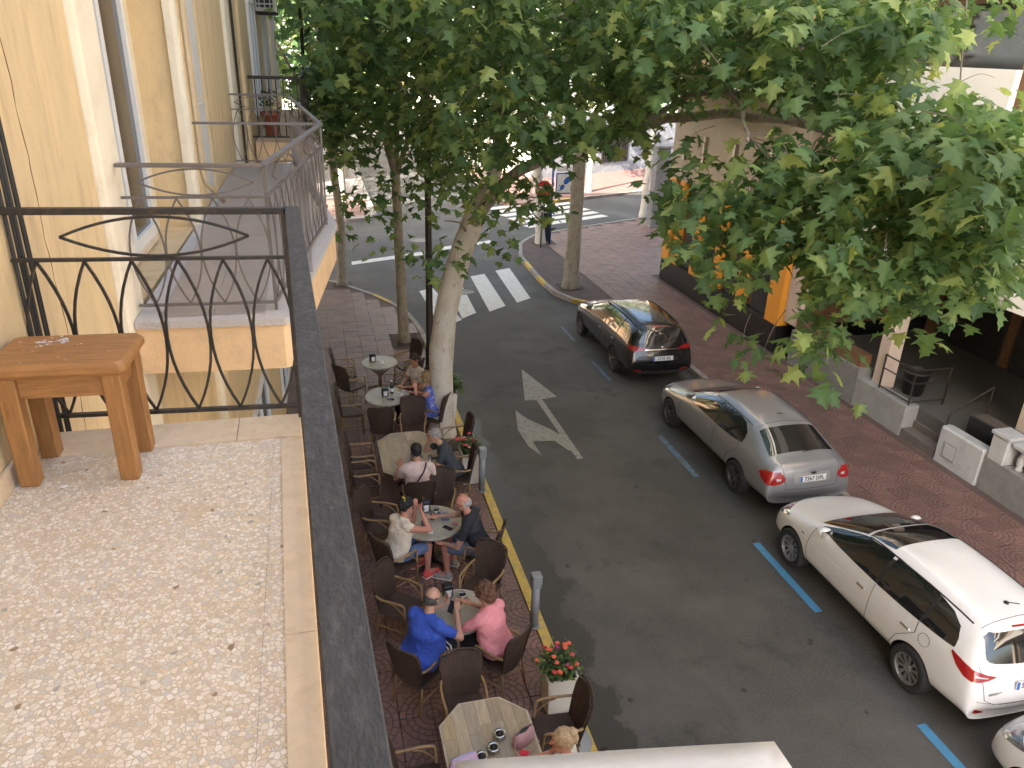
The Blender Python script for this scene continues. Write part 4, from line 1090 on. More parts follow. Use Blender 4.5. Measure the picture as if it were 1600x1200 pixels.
        if hy: plate(c, platetxt, hy.y - .022, pz, R(-8))
        U.seam('roof_gap', [(-1.84 * k, -.54), (-1.82 * k, 0), (-1.84 * k, .54)], .004, SEAM, c)
        if kind == 'wagon':
            MB().lathe([(.032, 0), (.03, .015), (0, .02)], 10, (0, -1.62, 1.455)).tube([(0, -1.62, 1.47), (0, -1.78, 1.57)], .006, 5).build('antenna', BLKPL, c)
            B.seam('bumper_gap', [(-.72, .60), (-.4, .545), (.4, .545), (.72, .60)], .003, SEAM, c)
            h = B.hit(-.50, .70, .006)
            if h: text('badge_lettering', 'HYUNDAI', .055, CHROME, c, Matrix.Translation((-.47, h.y, .70)) @ Matrix.Rotation(PI / 2, 4, 'X'), .002, .001)
        else:
            B.patch('chrome_strip', [(-.44, .885, .905), (0, .89, .912), (.44, .885, .905)], CHROME, c, .006, 8, 2)
            h = B.hit(0, .94, .008)
            if h: MB().ell((0, h.y, .945), (.05, .012, .034), 12).build('badge', CHROME, c, True)
            B.patch('bumper_lower', [(-.62, .30, .36), (0, .29, .36), (.62, .30, .36)], BLKPL, c, .004, 6, 3)
    return c
make_car('wagon', 'white_estate_car', 'white estate car with black glass roof front, nearest fully visible parked car', (7.90, 7.36, 0), R(0), P_WHITE, '5367 HNV')
make_car('hatch', 'silver_hatchback', 'silver grey fastback car parked between the black and white estates', (8.14, 12.28, 0), R(.6), P_SILVER, '7367 DPL')
make_car('wagon_long', 'black_estate_car', 'black estate car parked farthest along the right kerb', (8.05, 18.15, 0), R(-1.0), P_BLACK, '2195 JRJ')
make_car('compact', 'white_compact_car', 'white car at the bottom right corner with only its front showing', (7.80, 2.75, 0), R(0), P_WHITE, '8214 GKT')
# ================================================================== trees
def bark(name, c1, c2, c3, sc_=5.):
    m = mat(name, c1, .85, var=.10, scale=9, bump=.35, bscale=35)
    n, l, b = nodes(m)
    tc = n.new('ShaderNodeTexCoord'); mp = n.new('ShaderNodeMapping'); mp.inputs['Scale'].default_value = (1, 1, .55); l.new(tc.outputs['Object'], mp.inputs[0])
    base = b.inputs['Base Color'].links[0].from_socket
    prev = base
    for (colr, s, lo, hi, amt) in ((c2, sc_, .56, .60, .85), (c3, sc_ * 2.3, .62, .66, .8), (tuple(x * .45 for x in c3), sc_ * 7, .69, .72, .85)):
        nz = n.new('ShaderNodeTexNoise'); nz.inputs['Scale'].default_value = s; nz.inputs['Detail'].default_value = 3; l.new(mp.outputs[0], nz.inputs['Vector'])
        r_ = n.new('ShaderNodeMapRange'); r_.inputs[1].default_value = lo; r_.inputs[2].default_value = hi; r_.inputs[3].default_value = 0; r_.inputs[4].default_value = amt
        l.new(nz.outputs[0], r_.inputs[0])
        mx = n.new('ShaderNodeMix'); mx.data_type = 'RGBA'; mx.inputs['B'].default_value = (*colr, 1)
        l.new(prev, mx.inputs['A']); l.new(r_.outputs[0], mx.inputs['Factor']); prev = mx.outputs['Result']
    l.new(prev, b.inputs['Base Color'])
    return m
BARK = bark('pale plane bark', (.56, .52, .45), (.49, .43, .35), (.36, .32, .26))
BARK2 = bark('grey plane bark', (.33, .29, .23), (.24, .2, .15), (.19, .17, .13), 6)
TWIG = mat('twig bark', (.17, .145, .11), .85, var=.25, scale=12)
def leafmat(name, dark, mid, bright, trans):
    m = mat(name, mid, .5, var=.12, scale=14, spec=.35)
    n, l, b = nodes(m)
    at_ = n.new('ShaderNodeAttribute'); at_.attribute_name = 'var'
    rp = n.new('ShaderNodeValToRGB'); cr = rp.color_ramp
    cr.elements[0].position = 0; cr.elements[0].color = (*dark, 1); cr.elements[1].position = 1; cr.elements[1].color = (*bright, 1)
    e = cr.elements.new(.55); e.color = (*mid, 1); e = cr.elements.new(.86); e.color = (*[a * .6 + c * .4 for a, c in zip(mid, bright)], 1)
    l.new(at_.outputs['Fac'], rp.inputs[0])
    l.new(rp.outputs[0], b.inputs['Base Color'])
    tr_ = n.new('ShaderNodeBsdfTranslucent'); hs = n.new('ShaderNodeHueSaturation'); hs.inputs['Hue'].default_value = .485; hs.inputs['Saturation'].default_value = 1.15; hs.inputs['Value'].default_value = 1.5
    l.new(rp.outputs[0], hs.inputs['Color']); l.new(hs.outputs[0], tr_.inputs['Color'])
    ms = n.new('ShaderNodeMixShader'); ms.inputs[0].default_value = trans
    l.new(b.outputs[0], ms.inputs[1]); l.new(tr_.outputs[0], ms.inputs[2])
    l.new(ms.outputs[0], n['Material Output'].inputs['Surface'])
    return m
LEAF = leafmat('plane leaf', (.05, .102, .04), (.13, .222, .078), (.37, .45, .15), .42)
# a five lobed leaf, base at the origin, tip along +y
HALF = [(.08, -.06), (.46, -.12), (.33, .08), (.34, .17), (.68, .36), (.40, .38), (.21, .46), (.29, .66), (.11, .76)]
def leaf_geo(fold, droop, curl):
    P = [(0, 0), (0, .22), (0, .48), (0, 1.0)]
    P += HALF + [(-x, y) for x, y in HALF]
    V = []
    for x, y in P:
        V.append(Vector((x, y, -fold * abs(x) - droop * y * y + curl * x * abs(x))))
    a, b = 4, 4 + len(HALF)
    Fs = []
    for o, flip in ((a, False), (b, True)):
        q = [(0, o, o + 1, o + 2), (0, o + 2, o + 3, 1), (1, o + 3, o + 4, o + 5), (1, o + 5, o + 6, 2), (2, o + 6, o + 7, o + 8), (2, o + 8, 3)]
        Fs += [tuple(reversed(x)) if flip else x for x in q]
    return V, Fs
LG = [leaf_geo(.15, .12, .08), leaf_geo(.42, .22, -.12), leaf_geo(.05, .38, .22), leaf_geo(.30, .02, -.2), leaf_geo(-.18, .3, .2)]
def simple_leaf():
    P = [(0, 0, 0), (.45, -.02, -.08), (.36, .2, -.04), (.6, .38, -.12), (.25, .55, -.05), (0, 1, -.15), (-.25, .55, -.05), (-.6, .38, -.12), (-.36, .2, -.04), (-.45, -.02, -.08)]
    return [Vector(p) for p in P], [(0, 1, 2, 4, 6, 8), (2, 3, 4), (4, 5, 6), (6, 7, 8), (8, 9, 0)]
SL = simple_leaf()
import numpy as np
class Leaves:
    def __init__(s): s.items = []
    def twig(s, c, n, rad, size, hang=.5, bright=0.):
        # n leaves spread round a twig centre
        for _ in range(n):
            d = Vector((random.gauss(0, 1), random.gauss(0, 1), random.gauss(0, .75))) * rad * .55
            p = c + d
            out = Vector((d.x, d.y, 0)); 
            if out.length < 1e-3: out = Vector((1, 0, 0))
            out.normalize()
            tip = (out * random.uniform(.3, 1) + Vector((random.uniform(-.7, .7), random.uniform(-.7, .7), -hang * random.uniform(.3, 1.5)))).normalized()
            nrm = (Vector((random.uniform(-.6, .6), random.uniform(-.6, .6), 1.0)) + out * .35)
            side = tip.cross(nrm).normalized(); nn = side.cross(tip).normalized()
            sz = size * random.uniform(.6, 1.2)
            var = min(1, max(0, random.gauss(.44, .26) + bright + (.35 if random.random() < .10 else 0)))
            s.items.append((p, side, tip, nn, sz, random.randrange(5), var))
    def mesh(s, name, items, m, simple=False):
        vs = []; fs = []; var = []; o = 0
        for p, a, b, c, sz, k, v in items:
            V, Fs = SL if simple else LG[k]
            M3 = np.array([[a.x, b.x, c.x], [a.y, b.y, c.y], [a.z, b.z, c.z]]) * sz
            W = np.array([(q.x, q.y, q.z) for q in V]) @ M3.T + np.array(p)
            vs.append(W); fs += [tuple(i + o for i in f) for f in Fs]; o += len(V); var += ([v] * len(V) if simple else [min(1, v + .16)] * 3 + [v] * (len(V) - 3))
        me = bpy.data.meshes.new(name)
        me.from_pydata(np.concatenate(vs).tolist() if vs else [], [], fs)
        at_ = me.attributes.new('var', 'FLOAT', 'POINT'); at_.data.foreach_set('value', var)
        me.materials.append(m); return me
LEAFME = []
for k in range(5):
    for q in range(5):
        V, Fs = LG[k]; me = bpy.data.meshes.new('leaf'); me.from_pydata([tuple(v) for v in V], [], Fs)
        a_ = me.attributes.new('var', 'FLOAT', 'POINT'); a_.data.foreach_set('value', [.31 + .18 * q] * 3 + [.15 + .18 * q] * (len(V) - 3)); me.materials.append(LEAF); LEAFME.append(me)
def put_leaves(tree, L, singles=0, simple=False):
    it = L.items
    camp = Vector((0, 0, H))
    def seen(i):
        v = i[0] - camp; x = sum(CAM[k][0] * v[k] for k in range(3)); y = sum(CAM[k][1] * v[k] for k in range(3)); z = sum(CAM[k][2] * v[k] for k in range(3))
        return z > .1 and abs(x / z) < .68 and abs(y / z) < .51
    if singles:
        it = sorted(it, key=lambda i: (0 if seen(i) else 1e4) + (i[0] - camp).length)
        for p, a, b, c, sz, k, v in it[:singles]:
            q = min(4, max(0, int((v - .06) / .18)))
            o = obj('leaf', LEAFME[k * 5 + q], tree)
            mx = Matrix(((a.x * sz, b.x * sz, c.x * sz, p.x), (a.y * sz, b.y * sz, c.y * sz, p.y), (a.z * sz, b.z * sz, c.z * sz, p.z), (0, 0, 0, 1)))
            o.matrix_local = mx
        it = it[singles:]
    me = L.mesh('crown', it, LEAF, simple)
    o = obj('crown', me, tree); o['kind'] = 'stuff'
    return o
def wig(pts, amp, n=5):
    P = crom(pts, n)
    return [p + Vector((random.uniform(-amp, amp), random.uniform(-amp, amp), random.uniform(-amp, amp))) if 0 < i < len(P) - 1 else p for i, p in enumerate(P)]
def limb(tree, pts, r0, r1, m, nm='limb', n=10, amp=.01, prof=None):
    P = wig(pts, amp); k = len(P) - 1
    rs = [r0 + (r1 - r0) * (i / k) ** .8 for i in range(k + 1)]
    if prof: rs = [r * prof(P[i].z) for i, r in enumerate(rs)]
    return MB().tube(P, rs, n).build(nm, m, tree, True), P
def twigs(tree, centers, nodes_, m, r=.006, prob=.6):
    mb = MB()
    for c in centers:
        if random.random() > prob: continue
        near = sorted(nodes_, key=lambda q: (q - c).length + random.uniform(0, .8))
        nd = near[0]
        if (nd - c).length > .55:
            nd = c + ((nd - c).normalized() + Vector((random.uniform(-.8, .8), random.uniform(-.8, .8), random.uniform(-.4, .7)))).normalized() * random.uniform(.25, .55)
        mid = nd.lerp(c, .5) + Vector((random.uniform(-.05, .05), random.uniform(-.05, .05), .04))
        mb.tube(crom([nd, mid, c], 3), [r * (1.1 - .7 * i / 6) for i in range(7)], 4)
    for k in range(len(centers) // 14):         # longer forking branchlets
        c = random.choice(centers); nd = random.choice(nodes_)
        if .6 < (nd - c).length < 2.4:
            mid = nd.lerp(c, .5) + Vector((random.uniform(-.25, .25), random.uniform(-.25, .25), .15))
            P = crom([nd, mid, c], 5); mb.tube(P, [r * (2.0 - 1.4 * i / 10) for i in range(len(P))], 5)
            e = P[6] + Vector((random.uniform(-.6, .6), random.uniform(-.6, .6), random.uniform(-.3, .4)))
            mb.tube(crom([P[5], P[5].lerp(e, .5) + Vector((0, 0, .06)), e], 4), [r * .9 * (1 - .06 * i) for i in range(9)], 4)
    if mb.v:
        o = mb.build('twigs', m, tree); o['kind'] = 'stuff'
def pix(p):
    v = Vector(p) - Vector((0, 0, H)); x, y, z = [sum(CAM[k][j] * v[k] for k in range(3)) for j in range(3)]
    return 800 + F * x / z, 600 + F * y / z
def poly_centers(poly, n, dist, seed, minsep=0.):
    random.seed(seed); out = []
    xs = [p[0] for p in poly]; ys = [p[1] for p in poly]
    while len(out) < n:
        x = random.uniform(min(xs), max(xs)); y = random.uniform(min(ys), max(ys))
        if inside(poly, x, y): out.append(atD(x, y, random.uniform(*dist)))
    return out
random.seed(21)
# ---- main plane tree beside the café
mt = thing('plane_tree', 'large plane tree with pale trunk rising among the café tables', 'tree', (0, 0, 0), group='plane trees along the street')
tp = [Vector((2.30, 13.93, .05)), Vector((2.30, 13.9, .9)), Vector((2.29, 13.88, 1.84)), Vector((2.42, 13.85, 3.0)), Vector((2.68, 13.85, 3.95)), Vector((2.98, 13.85, 4.75))]
bul = lambda z: 1 + .28 * math.exp(-((z - .1) / .35) ** 2) + .10 * math.exp(-((z - 2.0) / .35) ** 2)
_, P0 = limb(mt, tp, .245, .20, BARK, 'trunk', 16, .006, bul)
nodes_ = []
for pts, r0, r1 in (([tp[-1], (3.3, 13.85, 5.5), (3.30, 13.85, 6.7), (3.38, 13.85, 7.95), (3.2, 13.6, 9.6), (3.5, 13.4, 11.5)], .15, .04),
                    ([(2.85, 13.85, 4.4), (3.5, 13.0, 5.55), (4.95, 12.0, 6.32), (5.6, 11.0, 6.62), (6.25, 10.0, 6.69), (7.0, 9.0, 6.55), (6.9, 7.6, 6.35), (6.4, 6.4, 6.2)], .115, .03),
                    ([(5.0, 12.0, 6.33), (5.2, 10.3, 6.95), (4.9, 8.6, 7.0), (4.3, 7.2, 6.7)], .05, .018),
                    ([(3.32, 13.85, 6.3), (4.6, 12.6, 7.6), (5.8, 10.5, 8.3), (6.6, 8.4, 8.4), (7.0, 6.6, 8.1)], .085, .02),
                    ([(3.31, 13.85, 6.9), (2.6, 12.4, 7.6), (2.4, 10.8, 8.2), (2.8, 9.2, 8.7)], .06, .02),
                    ([(3.32, 13.85, 7.4), (4.9, 14.4, 8.2), (6.6, 14.2, 8.9), (8.2, 13.4, 9.3)], .07, .02),
                    ([(3.3, 13.85, 6.1), (2.5, 14.6, 6.6), (1.5, 15.2, 7.0), (.9, 15.6, 7.6)], .06, .015),
                    ([(2.8, 13.85, 4.3), (2.55, 13.3, 4.6), (2.2, 12.9, 4.75)], .03, .012)):
    _, P = limb(mt, pts, r0, r1, BARK2 if r0 < .14 else BARK, 'limb', 8, .025)
    nodes_ += P
L = Leaves()
R1 = [(1030, 300), (1110, 262), (1180, 225), (1330, 225), (1430, 165), (1600, 190), (1600, 420), (1555, 460), (1500, 425), (1440, 470), (1380, 500), (1320, 500), (1285, 560), (1230, 505), (1170, 540), (1140, 490), (1115, 430), (1035, 370)]
R2 = [(1000, 0), (1600, 0), (1600, 40), (1540, 20), (1480, 60), (1430, 80), (1430, 170), (1330, 205), (1230, 160), (1110, 150), (1060, 165), (1000, 130)]
R3 = [(700, -40), (1020, -40), (1040, 150), (985, 215), (890, 225), (840, 250), (760, 235), (700, 260)]
notch = lambda c: not any(x0 < u < x1 and y0 < v < y1 for (u, v) in [pix(c)] for x0, x1, y0, y1 in ((1165, 1265, 400, 535), (1055, 1190, 185, 262)))
cs = [c for c in poly_centers(R1, 350, (7.6, 10.2), 31) if notch(c) and not (pix(c)[0] < 1175 and random.random() < .35)]; cs += poly_centers([(1480, 200), (1600, 190), (1600, 330), (1500, 330)], 26, (6.8, 8), 35)
cs += [atD(*p) for p in ((1545, 470, 8.), (1530, 455, 8.2), (1290, 585, 7.8), (1275, 560, 8.), (1440, 525, 8.2), (1060, 395, 9), (1040, 345, 9.), (1500, 460, 8), (1085, 300, 9.), (1160, 548, 8.4), (1190, 555, 8.3), (1255, 540, 8.), (1045, 270, 9.4), (1070, 230, 9.6))]
cs += poly_centers(R2, 260, (8.5, 12.5), 32)
cs += poly_centers(R3, 290, (10, 14.5), 33)
cs += [atD(*p) for p in ((760, 300, 12.5), (785, 300, 12.6), (800, 285, 12.8), (830, 310, 12.8), (850, 325, 12.8), (838, 300, 12.9), (849, 306, 12.9), (828, 296, 12.8), (862, 330, 13), (815, 330, 12.8), (780, 385, 13.2), (792, 372, 13.2), (770, 340, 13), (690, 405, 13), (705, 415, 13), (715, 395, 13.1), (735, 285, 12.5), (700, 300, 12.8), (720, 270, 12.6), (890, 245, 13), (950, 200, 12.4), (1000, 210, 12), (1010, 235, 12), (745, 330, 12.6))]
random.seed(36)
for c in cs: L.twig(c, random.randrange(8, 13), .29, .19, .6)
L.items = [i for i in L.items if not (1192 < pix(i[0])[0] < 1248 and 425 < pix(i[0])[1] < 518)]
cs2 = []
for k in range(620):                       # the rest of the crown, out of view, thickened and spread to shade the street
    a = random.uniform(0, 2 * PI); r_ = math.sqrt(random.random()); z = random.uniform(8.7, 11.8)
    cs2.append(Vector((4.6 + 4.9 * r_ * math.cos(a), 13.5 + 6.0 * r_ * math.sin(a), z - .9 * r_ * r_)))
for c in cs2: L.twig(c, 9, .5, .23, .5)
twigs(mt, cs + cs2[::3], nodes_, TWIG, .006, .5)
put_leaves(mt, L, 300)
# ---- other plane trees
def plane_tree(label, base, top, crown, n, seed, r0=.17, m=BARK2, size=.24, bend=.25, simple=False, extra=(), nl=9, rad=.5):
    random.seed(seed)
    t = thing('plane_tree', label, 'tree', (0, 0, 0), group='plane trees along the street')
    b = Vector((*base, .05)); tt = Vector(top)
    mid = b.lerp(tt, .5) + Vector((random.uniform(-bend, bend), random.uniform(-bend, bend), 0)) * .5
    limb(t, [b, b.lerp(mid, .6), mid, tt], r0, r0 * .75, m, 'trunk', 12, .008, lambda z: 1 + .25 * math.exp(-((z - .05) / .3) ** 2))
    c, rr = Vector(crown[0]), Vector(crown[1])
    nd = []
    for k in range(7):
        a = 2 * PI * k / 7 + random.uniform(-.3, .3); u = random.uniform(.45, .85)
        e = c + Vector((rr.x * u * math.cos(a), rr.y * u * math.sin(a), rr.z * random.uniform(-.4, .6)))
        if k == 0: e = c + Vector((0, 0, rr.z * .8))
        m2 = tt.lerp(e, .45) + Vector((0, 0, .35 * rr.z * .5))
        _, P = limb(t, [tt - Vector((0, 0, .15)), m2, e], r0 * .5, .02, m, 'limb', 7, .03); nd += P
    L = Leaves(); cc = []
    while len(cc) < n:
        v = Vector((random.uniform(-1, 1), random.uniform(-1, 1), random.uniform(-1, 1)))
        if .35 < v.length < 1: cc.append(c + Vector((v.x * rr.x, v.y * rr.y, v.z * rr.z)))
    cc += [Vector(e) for e in extra]
    for q in cc: L.twig(q, nl, rad, size, .5)
    twigs(t, cc, nd, m, .008, .5)
    put_leaves(t, L, 0, simple)
    return t
T2x = poly_centers([(490, -20), (730, -20), (720, 260), (660, 230), (640, 190), (560, 200), (500, 170)], 300, (13.5, 20), 51) + [atD(*p) for p in ((545, 300, 15), (570, 310, 15.5), (600, 290, 15), (625, 285, 15.5), (640, 320, 15.4), (660, 300, 15), (615, 345, 17), (600, 385, 18), (640, 390, 18), (650, 410, 18.5), (520, 330, 17), (530, 360, 18), (620, 310, 16), (590, 330, 16), (680, 280, 15.5), (700, 250, 16), (540, 260, 18), (650, 260, 17), (680, 330, 16))]
T2x += poly_centers([(640, 200), (725, 230), (725, 320), (650, 300)], 16, (14, 17), 52) + poly_centers([(495, 140), (560, 200), (560, 260), (500, 250)], 26, (15, 20), 53) + poly_centers([(560, 190), (660, 190), (660, 225), (560, 225)], 18, (15, 19), 54)
plane_tree('slim plane tree standing in a square pit behind the far café table', (2.2, 19.45), (2.1, 19.45, 4.6), ((2.6, 19.0, 8.8), (3.8, 3.6, 2.6)), 230, 61, .15, BARK2, .22, extra=T2x, rad=.42)
plane_tree('plane tree half hidden behind the balcony corner at the crossing', (.85, 25.0), (.75, 25.0, 4.4), ((.4, 25.0, 7.6), (2.8, 3.0, 2.9)), 150, 62, .16, BARK2, .26, rad=.55)
plane_tree('sturdy plane tree on the right street corner behind the black car', (8.3, 23.65), (8.35, 23.7, 4.6), ((7.6, 23.4, 8.4), (4.0, 4.0, 3.2)), 260, 63, .27, BARK2, .26, rad=.55)
plane_tree('pale plane trunk beside the stop sign on the right corner', (9.05, 29.8), (8.75, 29.9, 4.2), ((9.0, 30.4, 7.6), (2.6, 2.6, 2.8)), 120, 64, .2, BARK, .28, simple=True, rad=.6)
plane_tree('thin pale tree at the kerb near the dark pillar', (15.5, 34.4), (15.7, 34.5, 4.5), ((16, 35, 7.6), (2.4, 2.4, 2.6)), 100, 65, .17, BARK, .3, simple=True, rad=.6)
plane_tree('thin pale tree across the crossing before the stone base', (15.2, 41.3), (15.4, 41.3, 4.8), ((15.2, 41.5, 8.2), (2.8, 2.8, 3)), 110, 66, .17, BARK, .32, simple=True, rad=.7)
for k, (x, y, lab) in enumerate(((-4.2, 26.6, 'unseen plane tree added round the corner of our block to shade the crossing'), (-8.6, 27.4, 'second unseen plane tree added round the corner to shade the crossing'), (1.6, 38.6, 'plane tree on the far left corner by the pale pavement'), (5.0, 63, 'plane tree closing the far end of the street'), (-3.2, 37.8, 'plane tree on the far left corner nearest our block'), (2.2, 47.5, 'plane tree farther down the left side past the crossing'), (-1.6, 46, 'plane tree beside the peach building'), (10.3, 46.0, 'plane tree farther down the right side past the crossing'), (2.2, 56, 'last plane tree down the left side of the street'), (10.4, 56, 'last plane tree down the right side of the street'))):  # the first two stand out of view, added to shade the crossing
    plane_tree(lab, (x, y), (x + .2, y, 3.9), ((x, y, 7.4), (3.0, 3.0, 3.3)), 120, 70 + k, .18, BARK2, .34, simple=True, rad=.75)
PIT = mat('tree pit soil', (.06, .045, .035), .95, var=.4, scale=20, bump=.5)
for (x, y, hw), par in [(t, pave_l) for t in TREES_L] + [(t, pave_r) for t in TREES_R]:
    sheet('tree_pit', [(x - hw, y - hw), (x + hw, y - hw), (x + hw, y + hw), (x - hw, y + hw)], .1225, PIT, par)
# ================================================================== café furniture
def weave():
    m = mat('brown woven rattan', (.075, .045, .03), .55, var=.3, scale=12, dirt=(.16, .085, .045), dscale=6, damt=.5)
    n, l, b = nodes(m)
    tc = n.new('ShaderNodeTexCoord'); sx = n.new('ShaderNodeSeparateXYZ'); l.new(tc.outputs['Object'], sx.inputs[0])
    u = mth(n, l, 'MULTIPLY', sx.outputs[0], 62); v = mth(n, l, 'MULTIPLY', mth(n, l, 'ADD', sx.outputs[1], sx.outputs[2]), 75)
    a = mth(n, l, 'ABSOLUTE', mth(n, l, 'SINE', mth(n, l, 'MULTIPLY', u, PI)))
    sh = mth(n, l, 'MULTIPLY', mth(n, l, 'FLOOR', u), .5)
    c = mth(n, l, 'ABSOLUTE', mth(n, l, 'SINE', mth(n, l, 'MULTIPLY', mth(n, l, 'ADD', v, sh), PI)))
    hgt = mth(n, l, 'MULTIPLY', a, c)
    old = b.inputs['Base Color'].links[0].from_socket
    mx = n.new('ShaderNodeMix'); mx.data_type = 'RGBA'; mx.inputs['A'].default_value = (.02, .013, .01, 1)
    l.new(old, mx.inputs['B']); l.new(mth(n, l, 'MINIMUM', mth(n, l, 'MULTIPLY', hgt, 2.2), 1.), mx.inputs['Factor']); l.new(mx.outputs['Result'], b.inputs['Base Color'])
    bp = n.new('ShaderNodeBump'); bp.inputs['Strength'].default_value = .8; bp.inputs['Distance'].default_value = .006
    l.new(hgt, bp.inputs['Height']); l.new(bp.outputs[0], b.inputs['Normal'])
    return m
WEAVE = weave()
CANE = mat('tan cane frame', (.30, .19, .085), .45, var=.22, scale=18, dirt=(.14, .08, .035), dscale=20, damt=.7)
def make_chair():
    t = thing('wicker_chair', 'x', 'chair')
    # backrest: tapered, curved panel
    def panel_(x0, x1, pts, th, nm, bow=0.):
        mb = MB(); n = 8; rows = len(pts)
        for side in (0, 1):
            for (y, z, w0) in pts:
                for k in range(n + 1):
                    u = -1 + 2 * k / n
                    mb.v.append(Vector((u * w0, y + bow * (1 - u * u) * -1 + (th if side else 0), z)))
        N = rows * (n + 1)
        for s in (0, 1):
            for i in range(rows - 1):
                for k in range(n):
                    q = [s * N + i * (n + 1) + k, s * N + i * (n + 1) + k + 1, s * N + (i + 1) * (n + 1) + k + 1, s * N + (i + 1) * (n + 1) + k]
                    mb.f.append(q if s else q[::-1]); mb.mi.append(0)
        for i in range(rows - 1):
            for k in (0, n):
                a = i * (n + 1) + k; b = (i + 1) * (n + 1) + k
                q = [a, b, N + b, N + a]; mb.f.append(q if k else q[::-1]); mb.mi.append(0)
        for i in (0, rows - 1):
            for k in range(n):
                a = i * (n + 1) + k; q = [a, a + 1, N + a + 1, N + a]; mb.f.append(q[::-1] if i else q); mb.mi.append(0)
        return mb.build(nm, WEAVE, t)
    panel_(0, 0, [(-.205, .40, .19), (-.225, .55, .205), (-.25, .72, .225), (-.285, .88, .24), (-.31, .975, .225), (-.317, 1.0, .17)], .022, 'backrest', .045)
    st = MB(); st.rbox((0, 0, .43), (.47, .45, .035), .015); st.build('seat', WEAVE, t)
    for sx in (-1, 1):
        MB().tube([(sx * .205, .205, 0), (sx * .215, .20, .42), (sx * .225, .19, .64)], .0155, 7).build('leg', CANE, t, True)
        MB().tube([(sx * .215, -.26, 0), (sx * .20, -.205, .40), (sx * .19, -.20, .43)], .0155, 7).build('leg', CANE, t, True)
        arm = crom([(sx * .225, .19, .62), (sx * .232, .17, .668), (sx * .245, .05, .68), (sx * .25, -.13, .675), (sx * .232, -.235, .69)], 4)
        MB().tube(arm, .0165, 7).build('armrest', CANE, t, True)
        MB().tube(crom([(sx * .222, .19, .5), (sx * .235, .06, .625), (sx * .24, -.05, .665)], 4), .010, 6).build('arm_brace', CANE, t, True)
        MB().tube([(sx * .207, .2, .2), (sx * .208, -.235, .2)], .010, 6).build('stretcher', CANE, t, True)
    MB().tube([(-.207, .2, .30), (.207, .2, .30)], .010, 6).build('stretcher', CANE, t, True)
    fr = crom([(-.19, -.21, .42), (-.225, -.262, .72), (-.24, -.30, .9), (-.2, -.33, 1.0), (0, -.365, 1.012), (.2, -.33, 1.0), (.24, -.30, .9), (.225, -.262, .72), (.19, -.21, .42)], 4)
    MB().tube(fr, .012, 6).build('back_frame', WEAVE, t, True)
    return t
chair0 = make_chair(); _cu = [False]
PZ = .141
def chair(x, y, face, label):
    o = chair0 if not _cu[0] else copy_tree(chair0); _cu[0] = True
    o.location = (x, y, PZ); o.rotation_euler = (0, 0, R(face - 90)); o['label'] = label; o['group'] = 'wicker armchairs around the café tables'
    return o
def plankmat(name, c):
    return mat(name, c, .5, var=.2, scale=4, dirt=tuple(x * .55 for x in c), dscale=5, damt=.6, stretch=(9, 1.2, 9))
PLK = [plankmat('weathered plank %d' % k, c) for k, c in enumerate(((.40, .33, .22), (.47, .40, .28), (.34, .28, .19), (.44, .35, .21), (.38, .33, .25)))]
TTOP = mat('mottled stone table top', (.40, .37, .29), .4, var=.22, scale=7, dirt=(.24, .22, .17), dscale=6, damt=.6)
TEDGE = mat('table edge band', (.50, .44, .32), .5, var=.15)
PED = mat('dark table pedestal', (.025, .022, .02), .5, .3, var=.2)
PEDW = mat('brown wood pedestal', (.23, .14, .07), .55, var=.25)
TZ = .755
def pedestal(t, m, wood=False):
    MB().lathe([(.045, .03), (.045, .70)], 10).build('column', m, t, True)
    for k in range(4):
        a = PI / 4 + k * PI / 2; c, s = math.cos(a), math.sin(a)
        MB().tube([(0.03 * c, .03 * s, .16 if wood else .07), (.2 * c, .2 * s, .10 if wood else .05), (.36 * c, .36 * s, .025)], [.032, .028, .024], 6).build('foot', m, t, True)
        if wood: MB().tube([(.04 * c, .04 * s, .45), (.30 * c, .30 * s, .70)], .018, 5).build('brace', m, t)
    MB().box((0, 0, .705), (.34, .34, .02)).build('top_plate', m, t)
def round_table(x, y, r, label, wood=False, rz=0.):
    t = thing('round_table', label, 'table', (x, y, PZ - .012), rz, 'round café tables')
    MB().lathe([(r * .97, .716), (r, .725), (r, .748), (r * .985, TZ), (0, TZ)], 40).build('table_top', TTOP, t)
    pedestal(t, PEDW if wood else PED, wood)
    return t
